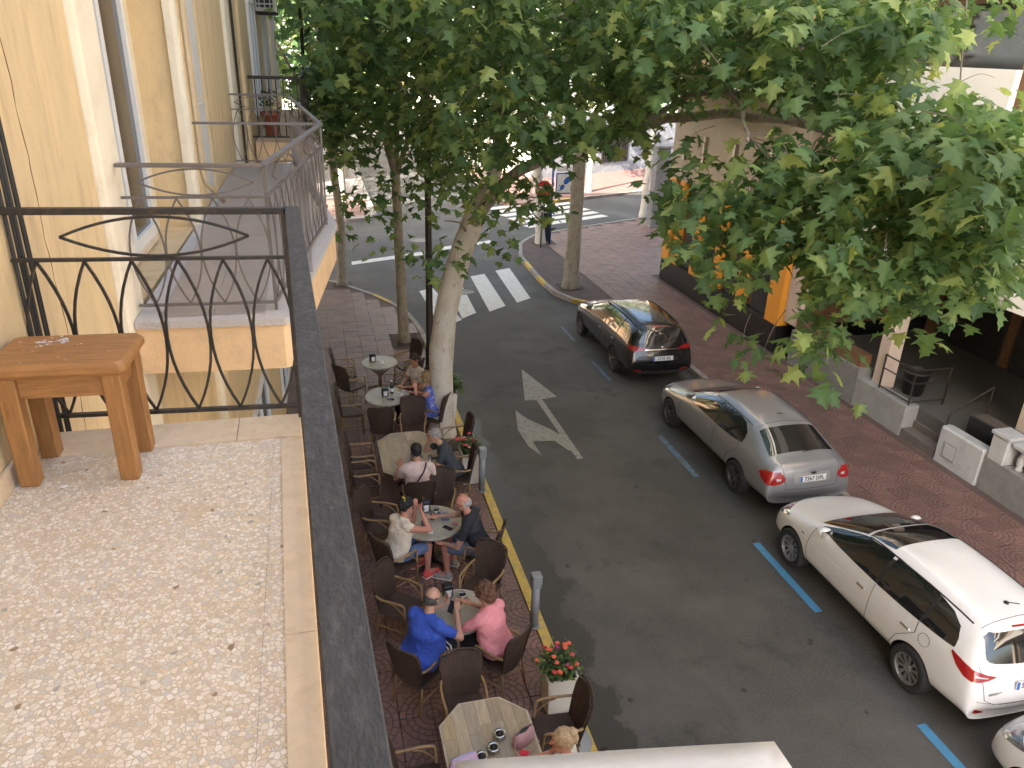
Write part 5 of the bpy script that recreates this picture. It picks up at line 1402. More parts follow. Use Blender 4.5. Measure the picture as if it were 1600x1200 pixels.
def oct_table(x, y, wx, wy, ch, label, rz=0.):
    t = thing('octagonal_table', label, 'table', (x, y, PZ - .012), rz, 'octagonal plank tables')
    def outline(g):
        a, b = wx / 2 - g, wy / 2 - g; c = ch - g * .4
        return [(-a, -b + c), (-a + c, -b), (a - c, -b), (a, -b + c), (a, b - c), (a - c, b), (-a + c, b), (-a, b - c)]
    MB().prism(outline(0), .715, .742).build('table_edge', TEDGE, t)
    random.seed(int(x * 100 + y * 10))
    n = int(wx / .125); pw = (wx - .05) / n; b = wy / 2 - .025; c = ch - .02
    for i in range(n):
        x0 = -wx / 2 + .025 + i * pw; x1 = x0 + pw - .002
        def lim(xx):
            d = wx / 2 - .025 - abs(xx); return b - max(0, c - d)
        l0, l1 = lim(x0), lim(x1)
        cuts = sorted([random.uniform(-.25, .25) * wy] if i % 2 else [random.uniform(-.38, -.1) * wy, random.uniform(.12, .38) * wy])
        cuts = [q for q in cuts if abs(q) < min(l0, l1) - .06]
        e = [None] + cuts + [None]
        for k in range(len(e) - 1):
            lo0 = -l0 if e[k] is None else e[k] + .001; lo1 = -l1 if e[k] is None else e[k] + .001
            hi0 = l0 if e[k + 1] is None else e[k + 1] - .001; hi1 = l1 if e[k + 1] is None else e[k + 1] - .001
            MB().prism([(x0, lo0), (x1, lo1), (x1, hi1), (x0, hi0)], .7421, .752 + random.uniform(0, .0015)).build('plank', random.choice(PLK), t)
    for yy in (-wy * .22, wy * .22):
        MB().lathe([(.045, .03), (.045, .70)], 10, (0, yy, 0)).build('column', PED, t, True)
        for k in range(4):
            a = PI / 4 + k * PI / 2; cc, s = math.cos(a), math.sin(a)
            MB().tube([(.03 * cc, yy + .03 * s, .07), (.3 * cc, yy + .3 * s, .025)], .026, 6).build('foot', PED, t, True)
        MB().box((0, yy, .705), (.34, .34, .018)).build('top_plate', PED, t)
    return t
T1c, T2c, T3c, T4c, T5c, T6c = (1.27, 16.22), (1.26, 14.38), (1.41, 11.93), (1.44, 9.72), (1.46, 7.68), (1.42, 5.52)
round_table(*T1c, .40, 'empty round café table farthest from us, with a napkin holder', True)
round_table(*T2c, .455, 'round café table holding a bottle, second farthest from us', True, .4)
oct_table(*T3c, 1.06, 1.62, .27, 'octagonal plank table beside the plane trunk')
round_table(*T4c, .46, 'round café table between the woman with yellow hair clip and white haired man')
round_table(*T5c, .43, 'round café table in front of the blue and pink shirts', rz=.3)
oct_table(*T6c, .98, 1.36, .26, 'octagonal plank table at the bottom edge with two bags on it')
# empty chairs
for a in ((T1c[0] - .74, T1c[1] + .22, 0, 'empty chair at the back left of the farthest table'), (T1c[0] - .66, T1c[1] - .5, 35, 'empty chair at the front left of the farthest table'),
          (T1c[0] + .66, T1c[1] + .42, 205, 'empty chair at the back right of the farthest table'), (T1c[0] + .55, T1c[1] - .48, 140, 'empty chair at the front right of the farthest table'),
          (T2c[0] - .72, T2c[1] + .05, 0, 'empty chair left of the table with the bottle'), (T2c[0] - .18, T2c[1] - .78, 78, 'dark empty chair in front of the table with the bottle'),
          (T2c[0] + .38, T2c[1] - 1.02, 262, 'empty chair with its back to the bottle table, facing the octagonal table'),
          (T3c[0] - .80, T3c[1] + .36, 0, 'back one of two chairs left of the octagonal table by the trunk'), (T3c[0] - .80, T3c[1] - .30, 2, 'front one of two chairs left of the octagonal table by the trunk'),
          (T3c[0] + .92, T3c[1] + .70, 182, 'empty chair between the plane trunk and the red flower box'),
          (T4c[0] - .70, T4c[1] + .52, -22, 'empty chair behind the woman with the yellow hair clip'), (T4c[0] + .24, T4c[1] + .80, 255, 'empty chair turned its back to the man with the shoulder strap'),
          (T5c[0] - .66, T5c[1] + .60, -38, 'empty chair behind the man in the blue shirt'), (T5c[0] + .46, T5c[1] + .74, 228, 'empty chair behind the woman in the pink shirt'),
          (T6c[0] - .13, T6c[1] + .84, 268, 'woven chair at the far end of the bottom table'), (T6c[0] - .74, T6c[1] + .0, 2, 'empty chair left of the bottom table'), (T6c[0] + .80, T6c[1] + .34, 176, 'empty chair right of the bottom table in front of the blonde person')):
    chair(*a)

# ---------------------------------------------------------------- things on the tables
TT = PZ - .012 + TZ + .001
NBLK = mat('black napkin holder', (.015, .015, .015), .35); NAP = mat('white paper', (.78, .77, .74), .8, var=.04); STEEL = mat('brushed steel', (.55, .54, .52), .25, 1., var=.15, scale=20)
def napkins(x, y, rz, label):
    t = thing('napkin_holder', label, 'napkin holder', (x, y, TT), rz, 'napkin holders on the tables')
    t.scale = (1.3, 1.3, 1.3)
    mb = MB(); mb.rbox((0, 0, .075), (.10, .09, .15), .012); mb.build('case', NBLK, t)
    MB().rbox((0, -.0465, .06), (.075, .006, .09), .003).build('steel_face', STEEL, t)
    MB().box((0, -.052, .065), (.05, .006, .075)).build('napkin', NAP, t)
def ashtray(x, y, label):
    t = thing('ashtray', label, 'ashtray', (x, y, TT), 0, 'steel ashtrays on the tables')
    t.scale = (1.3, 1.3, 1.2)
    MB().lathe([(.045, 0), (.055, .02), (.05, .05), (.047, .06), (.03, .052), (.026, .04), (0, .038)], 18).build('bowl', STEEL, t, True)
    MB().lathe([(.030, .053), (.012, .057), (.012, .066), (0, .068)], 10).build('ash_cap', NBLK, t, True)
def phone(x, y, rz, label, m=None, z=None):
    t = thing('phone', label, 'phone', (x, y, z or TT), rz)
    MB().rbox((0, 0, .005), (.078, .158, .009), .004).build('case', m or NBLK, t)
    MB().box((0, 0, .0104), (.068, .146, .0008)).build('screen', GLASSD, t)
    return t
def glass(x, y, label, liquid=None):
    t = thing('drinking_glass', label, 'glass', (x, y, TT), 0)
    GL = MATS.get('clear glass') or mat('clear glass', (.9, .93, .93), .03, trans=.95, var=.01)
    MB().lathe([(.028, 0), (.034, .10), (.0325, .10), (.027, .006), (0, .006)], 14).build('tumbler', GL, t, True)
    if liquid: MB().lathe([(.0268, .007), (.031, .065), (0, .065)], 12).build('drink', liquid, t, True)
def cup(x, y, label):
    t = thing('coffee_cup', label, 'cup', (x, y, TT), 0)
    C_ = MATS.get('white china') or mat('white china', (.78, .77, .74), .2, var=.03)
    MB().lathe([(.03, 0), (.072, .008), (.075, .013), (.03, .008), (0, .008)], 18).build('saucer', C_, t, True)
    MB().lathe([(.022, .012), (.036, .03), (.04, .065), (.037, .065), (.033, .035), (0, .03)], 16).build('bowl', C_, t, True)
    MB().tube([(.038, 0, .055), (.058, 0, .05), (.056, 0, .03), (.036, 0, .028)], .004, 5).build('cup_handle', C_, t, True)
    MB().tube([(-.01, .01, .03), (.03, .035, .10)], .003, 4).build('spoon', STEEL, t)
napkins(T1c[0] - .15, T1c[1] + .05, .2, 'napkin holder on the empty farthest table'); cup(T1c[0] + .02, T1c[1] - .06, 'small cup on the empty farthest table')
napkins(T2c[0] - .05, T2c[1] - .02, .1, 'napkin holder beside the bottle'); cup(T2c[0] + .24, T2c[1] - .04, 'white cup and saucer right of the bottle'); phone(T2c[0] + .04, T2c[1] - .20, 1.2, 'black phone in front of the bottle')
bt = thing('bottle', 'dark green bottle with pale cap on the second farthest table', 'bottle', (T2c[0] + .10, T2c[1] + .10, TT))
MB().lathe([(.034, 0), (.036, .01), (.036, .16), (.03, .19), (.014, .225), (.013, .27), (0, .27)], 14).build('glass_body', mat('dark green glass', (.012, .03, .012), .1), bt, True)
MB().lathe([(.0145, .262), (.0145, .29), (0, .29)], 10).build('cap', NAP, bt); MB().lathe([(.0365, .04), (.0365, .12)], 14).build('paper_label', NAP, bt)
napkins(T3c[0] + .06, T3c[1] - .12, .05, 'napkin holder on the octagonal table by the trunk'); ashtray(T3c[0] + .12, T3c[1] - .30, 'steel ashtray on the octagonal table by the trunk'); ashtray(T3c[0] + .02, T3c[1] - .27, 'small steel tray in front of the man with the shoulder strap')
glass(T3c[0] + .30, T3c[1] - .36, 'tall glass near the grey haired man'); phone(T3c[0] + .38, T3c[1] - .30, 1.4, 'dark phone between the two men at the octagonal table')
napkins(T4c[0] - .04, T4c[1] + .30, .0, 'napkin holder on the table with the blue notebook'); ashtray(T4c[0] + .10, T4c[1] + .21, 'steel ashtray beside the blue notebook'); glass(T4c[0] + .02, T4c[1] + .06, 'small glass with orange drink', mat('orange drink', (.7, .32, .03), .3))
phone(T4c[0] + .21, T4c[1] - .22, .75, 'black phone lying at the front of the white haired man'); glass(T4c[0] - .14, T4c[1] - .12, 'empty glass near the woman with the yellow hair clip')
tag(MB().rbox((0, 0, .012), (.12, .20, .024), .004).build('notebook', mat('blue grey cover', (.16, .21, .33), .6), None, loc=(T4c[0] + .215, T4c[1] + .08, TT)), 'blue grey notebook under the white haired man\'s hand', 'notebook')
pk = MB(); pk.rbox((0, 0, .01), (.05, .08, .02), .004); o = pk.build('tobacco_pack', mat('pink pack', (.55, .2, .32), .6, var=.6, scale=60), None, loc=(T4c[0] + .34, T4c[1] - .14, TT)); o.rotation_euler = (0, 0, .5); tag(o, 'small pink and white packet beside the black phone', 'packet')
tag(MB().rbox((0, 0, .002), (.07, .11, .004), .001).build('paper_slip', NAP, None, loc=(T4c[0] - .06, T4c[1] - .26, TT)), 'white paper slip at the elbow of the woman with the yellow clip', 'paper')
napkins(T5c[0] - .08, T5c[1] + .30, .1, 'napkin holder between the blue shirt and the pink shirt'); ashtray(T5c[0] + .10, T5c[1] + .22, 'steel ashtray on the table of the blue and pink shirts'); glass(T5c[0] + .03, T5c[1] + .05, 'small glass in front of the woman in pink')
ashtray(T6c[0] + .10, T6c[1] + .13, 'steel ashtray in the middle of the bottom table'); ashtray(T6c[0] - .14, T6c[1] - .10, 'steel ashtray beside the lilac bag'); ashtray(T6c[0] + .0, T6c[1] - .02, 'low metal dish on the bottom table')
phone(T6c[0] - .03, T6c[1] - .20, .1, 'black phone on the bottom table')
def bag(x, y, rz, col, label, d=(.24, .10, .16), openz=False):
    t = thing('handbag', label, 'bag', (x, y, TT), rz)
    M_ = mat('bag ' + label[:12], col, .6, var=.1, bump=.2)
    mb = MB(); n = 18; rows = [(.0, .92, .85), (.03, 1.0, 1.0), (d[2] * .6, .98, .9), (d[2] * .9, .93, .6), (d[2], .88, .35)]
    for z, kx, ky in rows:
        for k in range(n):
            a = 2 * PI * k / n; c, s = math.cos(a), math.sin(a)
            ex = math.copysign(abs(c) ** .45, c); ey = math.copysign(abs(s) ** .6, s)
            mb.v.append(Vector((ex * d[0] / 2 * kx, ey * d[1] / 2 * ky, z)))
    for i in range(len(rows) - 1):
        for k in range(n): mb.f.append([i * n + k, i * n + (k + 1) % n, (i + 1) * n + (k + 1) % n, (i + 1) * n + k]); mb.mi.append(0)
    mb.f.append(list(range(n - 1, -1, -1))); mb.mi.append(0); mb.f.append([(len(rows) - 1) * n + k for k in range(n)]); mb.mi.append(0)
    mb.build('bag_body', M_, t, True)
    MB().tube([(-d[0] * .4, 0, d[2] + .002), (0, .003, d[2] + .006), (d[0] * .4, 0, d[2] + .002)], .006, 5).build('zip', NBLK if openz else STEEL, t)
    MB().tube(crom([(-d[0] * .45, -.02, d[2] * .8), (-d[0] * .62, -.05, .06), (-d[0] * .5, -.12, .012), (0, -.15, .01), (d[0] * .5, -.1, .012)], 5), .007, 5, flat=.5).build('strap', M_, t)
    if openz: MB().ell((0, 0, d[2] * .95), (d[0] * .3, d[1] * .22, .018), 10).build('opening', NBLK, t)
bag(T6c[0] - .33, T6c[1] - .14, .25, (.45, .33, .50), 'lilac handbag at the left of the bottom table', (.30, .12, .15))
bag(T6c[0] + .33, T6c[1] + .02, .5, (.38, .23, .26), 'dusty pink handbag open on the bottom table', (.27, .13, .17), True)
o = MB().rbox((0, 0, .014), (.06, .09, .028), .004).build('cigarette_pack', mat('red pack', (.65, .03, .06), .4), None, loc=(T6c[0] + .30, T6c[1] - .13, TT)); o.rotation_euler = (0, 0, 1.2); tag(o, 'small red packet in front of the pink handbag', 'packet')
sgl = thing('sunglasses', 'dark sunglasses lying folded on the bottom table', 'sunglasses', (T6c[0] + .33, T6c[1] - .24, TT), .2)
for sx in (-1, 1):
    MB().ell((sx * .036, 0, .022), (.032, .006, .022), 12).build('lens', mat('blue lens', (.05, .06, .16), .1) if sx < 0 else MATS['blue lens'], sgl, True)
    MB().tube([(sx * .068, 0, .03), (sx * .06, .05, .012), (-sx * .02, .06, .008)], .003, 4).build('temple', NBLK, sgl)

# ---------------------------------------------------------------- planters, bollards, parasol, lamp, signs
PLW = mat('cream planter', (.66, .62, .53), .6, var=.08, scale=5, dirt=(.45, .40, .32), dscale=4, damt=.5)
SOIL = mat('potting soil', (.04, .03, .022), .95, var=.4)
BUSH = leafmat('bedding leaf', (.035, .06, .02), (.07, .12, .03), (.14, .2, .05), .25)
def planter(x, y, w0, w1, hh, label, flowers, seed, nleaf=220, spread=.2, lh=.3, lsize=.05):
    random.seed(seed)
    t = thing('flower_planter', label, 'planter', (x, y, PZ), 0, 'cream planters along the kerb')
    a, b = w0 / 2, w1 / 2
    mb = MB(); mb.add([(-a, -a, 0), (a, -a, 0), (a, a, 0), (-a, a, 0), (-b, -b, hh), (b, -b, hh), (b, b, hh), (-b, b, hh), (-b + .025, -b + .025, hh), (b - .025, -b + .025, hh), (b - .025, b - .025, hh), (-b + .025, b - .025, hh), (-b + .03, -b + .03, hh - .06), (b - .03, -b + .03, hh - .06), (b - .03, b - .03, hh - .06), (-b + .03, b - .03, hh - .06)],
                      [(0, 3, 2, 1), (0, 1, 5, 4), (1, 2, 6, 5), (2, 3, 7, 6), (3, 0, 4, 7), (4, 5, 9, 8), (5, 6, 10, 9), (6, 7, 11, 10), (7, 4, 8, 11), (8, 9, 13, 12), (9, 10, 14, 13), (10, 11, 15, 14), (11, 8, 12, 15)])
    mb.build('box', PLW, t)
    MB().bb(-b + .028, b - .028, -b + .028, b - .028, hh - .08, hh - .03).build('soil', SOIL, t)
    L_ = Leaves(); tips = []
    stems = MB()
    for k in range(nleaf // 8):
        aa = random.uniform(0, 2 * PI); rr = spread * math.sqrt(random.random()); top = Vector((rr * math.cos(aa), rr * math.sin(aa), hh + lh * (1 - .5 * (rr / spread) ** 2) * random.uniform(.5, 1.0)))
        root = Vector((rr * .35 * math.cos(aa), rr * .35 * math.sin(aa), hh - .04))
        stems.tube([root, root.lerp(top, .6) + Vector((0, 0, .03)), top], .004, 4); tips.append(top)
        for j in range(3): L_.twig(root.lerp(top, .45 + .25 * j), 3 + (j > 0), .07, lsize, .1)
    stems.build('stems', BUSH, t)
    me = L_.mesh('foliage', L_.items, BUSH, True); o = obj('foliage', me, t); o['kind'] = 'stuff'
    for k, c in enumerate(flowers):
        p = random.choice(tips) + Vector((random.uniform(-.05, .05), random.uniform(-.05, .05), random.uniform(.0, .04)))
        f_ = MB(); n = 5
        for i in range(n):
            aa = 2 * PI * i / n; f_.ell((.017 * math.cos(aa), .017 * math.sin(aa), 0), (.016, .016, .010), 6)
        f_.ell((0, 0, .007), (.008, .008, .008), 6)
        nm = 'petal %.2f %.2f %.2f' % c
        f_.build('flower', MATS.get(nm) or mat(nm, c, .5, var=.1), t, loc=p)
RD, PK, OR, MG = (.62, .05, .06), (.72, .30, .30), (.70, .12, .06), (.60, .06, .30)
planter(2.50, 12.02, .30, .36, .62, 'cream planter with pink and red flowers next to the middle bollard', [RD, PK, RD, PK, PK, RD, PK, RD, RD, PK, RD, PK, RD, PK, RD, RD, PK, RD], 5, 240, .22, .34)
planter(2.47, 6.55, .30, .38, .62, 'cream planter with orange and magenta flowers nearest the parasol base', [OR, OR, RD, OR, OR, OR, RD, OR, OR, MG, MG, OR, OR, RD, OR, OR, OR, OR, MG, OR], 6, 300, .24, .36)
planter(2.56, 14.72, .30, .36, .62, 'cream planter with dark green shrub behind the plane trunk', [], 7, 330, .30, .42, .09)
BOLL = mat('grey painted bollard', (.23, .24, .25), .5, .1, var=.12, dirt=(.15, .14, .13), dscale=8)
def bollard(x, y, label):
    t = thing('bollard', label, 'bollard', (x, y, PZ - .005), 0, 'grey bollards along the kerb')
    MB().lathe([(.058, 0), (.058, .74), (0, .74)], 16).build('post', BOLL, t, True)
    MB().rbox((0, 0, .80), (.135, .135, .15), .012).build('cap', BOLL, t)
    MB().rbox((0, 0, .70), (.12, .12, .05), .008).build('collar', BOLL, t)
    MB().lathe([(.09, 0), (.09, .012), (.06, .014)], 16).build('base_flange', BOLL, t)
bollard(2.60, 8.02, 'grey bollard behind the woman in the pink shirt'); bollard(2.64, 11.62, 'grey bollard beside the planter with pink and red flowers'); bollard(2.72, 15.5, 'grey bollard mostly hidden behind the plane trunk')
# parasol with its own base
PAR = mat('white parasol canvas', (.80, .77, .72), .85, var=.05, scale=3, bump=.6, bscale=5, dirt=(.62, .58, .51), dscale=3, damt=.5)
pr = thing('parasol', 'white square parasol at the bottom edge', 'parasol', (2.12, 2.75, 0))
mb = MB(); n = 12; hx = 1.36
corners = [(-hx + .06, 1.64), (hx, 1.24), (hx, -1.3), (-hx, -1.3)]
grid = []
for i in range(4):
    a = Vector((*corners[i], 0)); b = Vector((*corners[(i + 1) % 4], 0))
    for k in range(n):
        p = a.lerp(b, k / n); sag = .05 * math.sin(PI * k / n)
        grid.append((p, sag))
rings = 7
for j in range(rings + 1):
    t_ = j / rings
    for p, sag in grid:
        q = p * (1 - t_ * .97); zz = 2.18 + .62 * t_ - .10 * math.sin(PI * t_) + (sag * .9) * (1 - t_) 
        q = q * (1 - .02 * sag / .05 * (1 - t_))
        mb.v.append(Vector((q.x, q.y, zz)))
N = len(grid)
for j in range(rings):
    for k in range(N): mb.f.append([j * N + k, j * N + (k + 1) % N, (j + 1) * N + (k + 1) % N, (j + 1) * N + k]); mb.mi.append(0)
mb.f.append([rings * N + k for k in range(N)]); mb.mi.append(0)
cn = mb.build('canopy', PAR, pr, True)
so_ = cn.modifiers.new('t', 'SOLIDIFY'); so_.thickness = .006
vl = MB()
for i, (p, sag) in enumerate(grid):
    p2, s2 = grid[(i + 1) % N]
    q = p * (1 - .02 * sag / .05); q2 = p2 * (1 - .02 * s2 / .05)
    o = len(vl.v); vl.v += [Vector((q.x, q.y, 2.178 + sag * .9)), Vector((q2.x, q2.y, 2.178 + s2 * .9)), Vector((q2.x * 1.004, q2.y * 1.004, 2.03 + s2 * .6)), Vector((q.x * 1.004, q.y * 1.004, 2.03 + sag * .6))]
    vl.f.append([o, o + 1, o + 2, o + 3]); vl.mi.append(0)
vv = vl.build('valance', PAR, pr, True); sv = vv.modifiers.new('t', 'SOLIDIFY'); sv.thickness = .004
MB().lathe([(.024, .13), (.024, 2.84), (.035, 2.84), (.02, 2.92), (0, 2.93)], 12).build('pole', STEEL, pr, True)
MB().lathe([(.28, .13), (.28, .19), (.06, .22), (.05, .4), (.03, .4)], 20).build('foot', BOLL, pr)
for x, y in corners: MB().tube([(0, 0, 2.75), (x * .5, y * .5, 2.36), (x * .97, y * .97, 2.165)], .011, 5).build('rib', CANE, pr)
pb = thing('umbrella_weight', 'round grey parasol base without a parasol beside the blonde person', 'weight', (2.40, 5.98, PZ))
MB().lathe([(.26, 0), (.29, .02), (.295, .11), (.27, .14), (.06, .17), (0, .17)], 32).build('weight', mat('grey plastic base', (.24, .25, .26), .5, var=.08), pb, True)
MB().lathe([(.042, .165), (.042, .42), (.035, .42), (.035, .3), (0, .3)], 14, (-.12, .05, 0)).build('socket', MATS['grey plastic base'], pb, True)
MB().tube([(-.075, .05, .36), (-.03, .05, .36)], .016, 6).build('clamp_screw', BLKPL, pb)
# street lamp
lp = thing('street_lamp', 'tall black street lamp post behind the plane trunk', 'street lamp', (2.50, 16.8, PZ - .005))
MB().lathe([(.16, 0), (.16, .05), (.11, .09), (.10, .8), (.085, .85), (.075, 3.0), (.06, 8.6), (0, 8.62)], 16).build('post', BLACKIRON, lp, True)
MB().tube(crom([(0, 0, 8.3), (.5, -.1, 8.8), (1.3, -.25, 8.9)], 5), .035, 8).build('arm', BLACKIRON, lp, True)
MB().lathe([(.05, .25), (.22, .1), (.24, 0), (.2, -.03), (0, -.03)], 16, (1.3, -.25, 8.72)).build('lantern', BLACKIRON, lp, True)
# signs on the right corner
BLUEP = mat('blue painted steel', (.03, .08, .28), .5, .2, var=.1); SREDM = mat('sign red', (.42, .02, .02), .5); SWH = mat('sign white', (.72, .72, .70), .5, var=.04); SBL = mat('sign blue', (.02, .11, .42), .5)
bp_ = thing('sign_post', 'blue post carrying a footprint sign at the right street corner', 'sign', (9.40, 29.7, .12))
MB().lathe([(.045, 0), (.045, 3.3), (0, 3.32)], 12).build('post', BLUEP, bp_, True)
fs_ = MB().rbox((.47, -.07, 2.43), (.72, .03, .82), .01).build('sign_board', SBL, bp_)
MB().rbox((.47, -.09, 2.43), (.62, .012, .72), .006).build('sign_face', SWH, fs_)
ft = MB(); mxf = Matrix.Translation((.47, -.1, 2.43)) @ Matrix.Rotation(R(38), 4, 'Y')
ft.ell((0, 0, .14), (.11, .004, .17), 14, mx=mxf); ft.ell((.01, 0, -.17), (.085, .004, .12), 12, mx=mxf)
ft.build('footprint', SBL, fs_)
for k in range(4): MB().ell((.26 + .055 * k, -.1, 2.36 - .045 * k), (.025, .004, .025), 8).build('toe_mark', SBL, fs_)
MB().box((.28, -.098, 2.17), (.16, .004, .03)).build('arrow_mark', NBLK, fs_)
MB().box((.73, -.098, 2.25), (.02, .004, .22)).build('side_mark', NBLK, fs_)
MB().box((.42, -.09, 3.0), (.6, .02, .2)).build('upper_plate', SWH, bp_)
MB().rbox((-.02, -.06, 2.1), (.03, .02, .5), .005).build('clamp', BLUEP, bp_)
sp = thing('stop_sign', 'red octagonal stop sign half covered by leaves', 'sign', (8.86, 29.15, .12))
MB().lathe([(.035, 0), (.035, 2.62), (0, 2.63)], 10).build('post', STEEL, sp, True)
mxs = Matrix.Translation((0, -.045, 2.3)) @ Matrix.Rotation(PI / 2, 4, 'X')
oc = [(.37 * math.cos(PI / 8 + k * PI / 4), .37 * math.sin(PI / 8 + k * PI / 4)) for k in range(8)]; oc2 = [(x * .93, y * .93) for x, y in oc]
pl = MB().prism(oc, 0, .012, mx=mxs).build('plate', SWH, sp); MB().prism(oc2, .0125, .016, mx=mxs).build('red_face', SREDM, pl)
text('lettering', 'STOP', .26, SWH, pl, mxs @ Matrix.Translation((0, 0, .018)), .0006, .004)
bn = thing('litter_bin', 'dark litter bin behind the blue sign post', 'bin', (9.22, 29.95, .12))
MB().rbox((0, 0, .62), (.42, .32, 1.1), .03).build('bin_body', BLKPL, bn); MB().rbox((0, 0, 1.2), (.46, .36, .08), .02).build('bin_lid', BLKPL, bn)
MB().box((0, -.165, .95), (.26, .01, .12)).build('bin_mouth', NBLK, bn)
pp = thing('dark_pillar', 'dark grey square pillar beside the thin tree at the shop corner', 'pillar', (15.15, 32.2, .12))
MB().rbox((0, 0, 1.75), (.62, .5, 3.5), .02).build('shaft', CONCD, pp); MB().rbox((0, 0, 3.55), (.72, .6, .12), .02).build('cap', CONCD, pp); MB().rbox((0, 0, .06), (.7, .58, .12), .02).build('plinth', CONCD, pp)
# wooden stool on our balcony
WOOD = mat('orange brown stool wood', (.36, .165, .05), .5, var=.3, scale=3, dirt=(.20, .085, .025), dscale=3.5, damt=.9, stretch=(2.2, 20, 20), bump=.15, bscale=30)
WOODV = mat('orange brown leg wood', (.36, .165, .05), .5, var=.3, scale=3, dirt=(.20, .085, .025), dscale=3.5, damt=.9, stretch=(20, 20, 2.2), bump=.15, bscale=30)
st = thing('wooden_stool', 'small orange brown wooden stool with paint specks on the balcony', 'stool', (-.925, 3.02, FZ + .001), R(-3))
top = MB(); top.rbox((0, 0, .475), (.475, .33, .055), .02); tp_ = top.build('seat', WOOD, st)
for sx in (-1, 1):
    for sy in (-1, 1): MB().rbox((sx * .178, sy * .115, .224), (.068, .062, .447), .005).build('leg', WOODV, st)
for sy in (-1, 1): MB().bb(-.142, .142, sy * .115 - .012, sy * .115 + .012, .36, .4465).build('apron', WOOD, st)
for sx in (-1, 1): MB().bb(sx * .178 - .012, sx * .178 + .012, -.082, .082, .36, .4462).build('apron', WOOD, st)
random.seed(9); SPK = mat('white paint specks', (.74, .72, .68), .7, var=.1)
sp_ = MB()
for k in range(46):
    cx, cy, rr = (random.gauss(-.09, .05), random.gauss(.08, .03), random.uniform(.002, .012)) if k < 28 else (random.uniform(-.2, .2), random.uniform(-.14, .14), random.uniform(.0015, .004))
    if abs(cx) > .2 or abs(cy) > .14: continue
    o_ = len(sp_.v); nn = 7
    for i in range(nn): sp_.v.append(Vector((cx + rr * random.uniform(.5, 1.3) * math.cos(i * 2 * PI / nn), cy + rr * random.uniform(.4, 1) * math.sin(i * 2 * PI / nn), .5031)))
    sp_.f.append(list(range(o_, o_ + nn))); sp_.mi.append(0)
o = sp_.build('paint_specks', SPK, tp_); o['kind'] = 'stuff'
tag(MB().ell((0, 0, .004), (.011, .008, .004), 8).ell((.01, .004, .003), (.006, .005, .003), 6).build('plaster_crumb', SPK, None, True, loc=(-.99, 2.86, FZ + .0005)), 'small white plaster crumb on the terrazzo by the stool', 'crumb')
# ================================================================== people
def cap(mb, p, q, r0, r1, n=10, mx=None):
    p = Vector(p); q = Vector(q); d = q - p; L = d.length
    t = d.normalized() if L > 1e-6 else Vector((0, 0, 1))
    P = []; rs = []
    for k in range(4):
        a = PI / 2 * (1 - k / 4); P.append(p - t * r0 * math.sin(a)); rs.append(max(.0008, r0 * math.cos(a)))
    P += [p, q]; rs += [r0, r1]
    for k in range(1, 5):
        a = PI / 2 * k / 4; P.append(q + t * r1 * math.sin(a)); rs.append(max(.0008, r1 * math.cos(a)))
    mb.tube(P, rs, n, mx=mx)
def remesh(mb, name, m, parent, vox=.008, smooth=4):
    me = mb.mesh('tmp'); o = obj('tmp', me)
    r_ = o.modifiers.new('r', 'REMESH'); r_.mode = 'VOXEL'; r_.voxel_size = vox
    s = o.modifiers.new('s', 'SMOOTH'); s.factor = .5; s.iterations = smooth
    bpy.context.view_layer.update()
    res = evaluated_mesh(o); bpy.data.objects.remove(o)
    res.materials.clear(); res.materials.append(m); res.shade_smooth(); res.name = name
    return obj(name, res, parent)
from mathutils import noise as mnoise
def ruffle(o, amp, freq, seed=0.):
    me = o.data; bm = bmesh.new(); bm.from_mesh(me); bm.normal_update()
    for v in bm.verts:
        q = v.co * freq + Vector((seed, seed * .7, 0))
        v.co += v.normal * amp * (mnoise.noise(q) + .5 * mnoise.noise(q * 2.3))
    bm.to_mesh(me); bm.free()
def loft(mb, secs, n=20, sub=5):
    C = crom([Vector((s_[0], s_[1], s_[2])) for s_ in secs], sub); D = crom([Vector((s_[3], s_[4], 0)) for s_ in secs], sub)
    o = len(mb.v)
    for c, d in zip(C, D):
        for k in range(n):
            a = 2 * PI * k / n; mb.v.append(Vector((c.x + d.x * math.cos(a), c.y + d.y * math.sin(a), c.z)))
    m = len(C)
    for i in range(m - 1):
        for k in range(n): mb.f.append([o + i * n + k, o + i * n + (k + 1) % n, o + (i + 1) * n + (k + 1) % n, o + (i + 1) * n + k]); mb.mi.append(0)
    mb.f.append([o + k for k in range(n - 1, -1, -1)]); mb.mi.append(0); mb.f.append([o + (m - 1) * n + k for k in range(n)]); mb.mi.append(0)
def skin(name, c): return mat(name, c, .5, var=.08, scale=8, spec=.35)
SK1 = skin('tanned skin', (.42, .215, .135)); SK2 = skin('light skin', (.50, .28, .19)); SK3 = skin('sunburnt skin', (.52, .24, .17)); SKT = mat('tattooed skin', (.40, .23, .165), .5, var=.1, dirt=(.10, .085, .09), dscale=22, damt=.75)
EYE = mat('eye', (.02, .015, .012), .2); LIP = mat('lips', (.35, .10, .09), .5)
def cloth(name, c, rough=.85, var=.08): return mat(name, c, rough, var=var, scale=5, bump=.9, bscale=7)
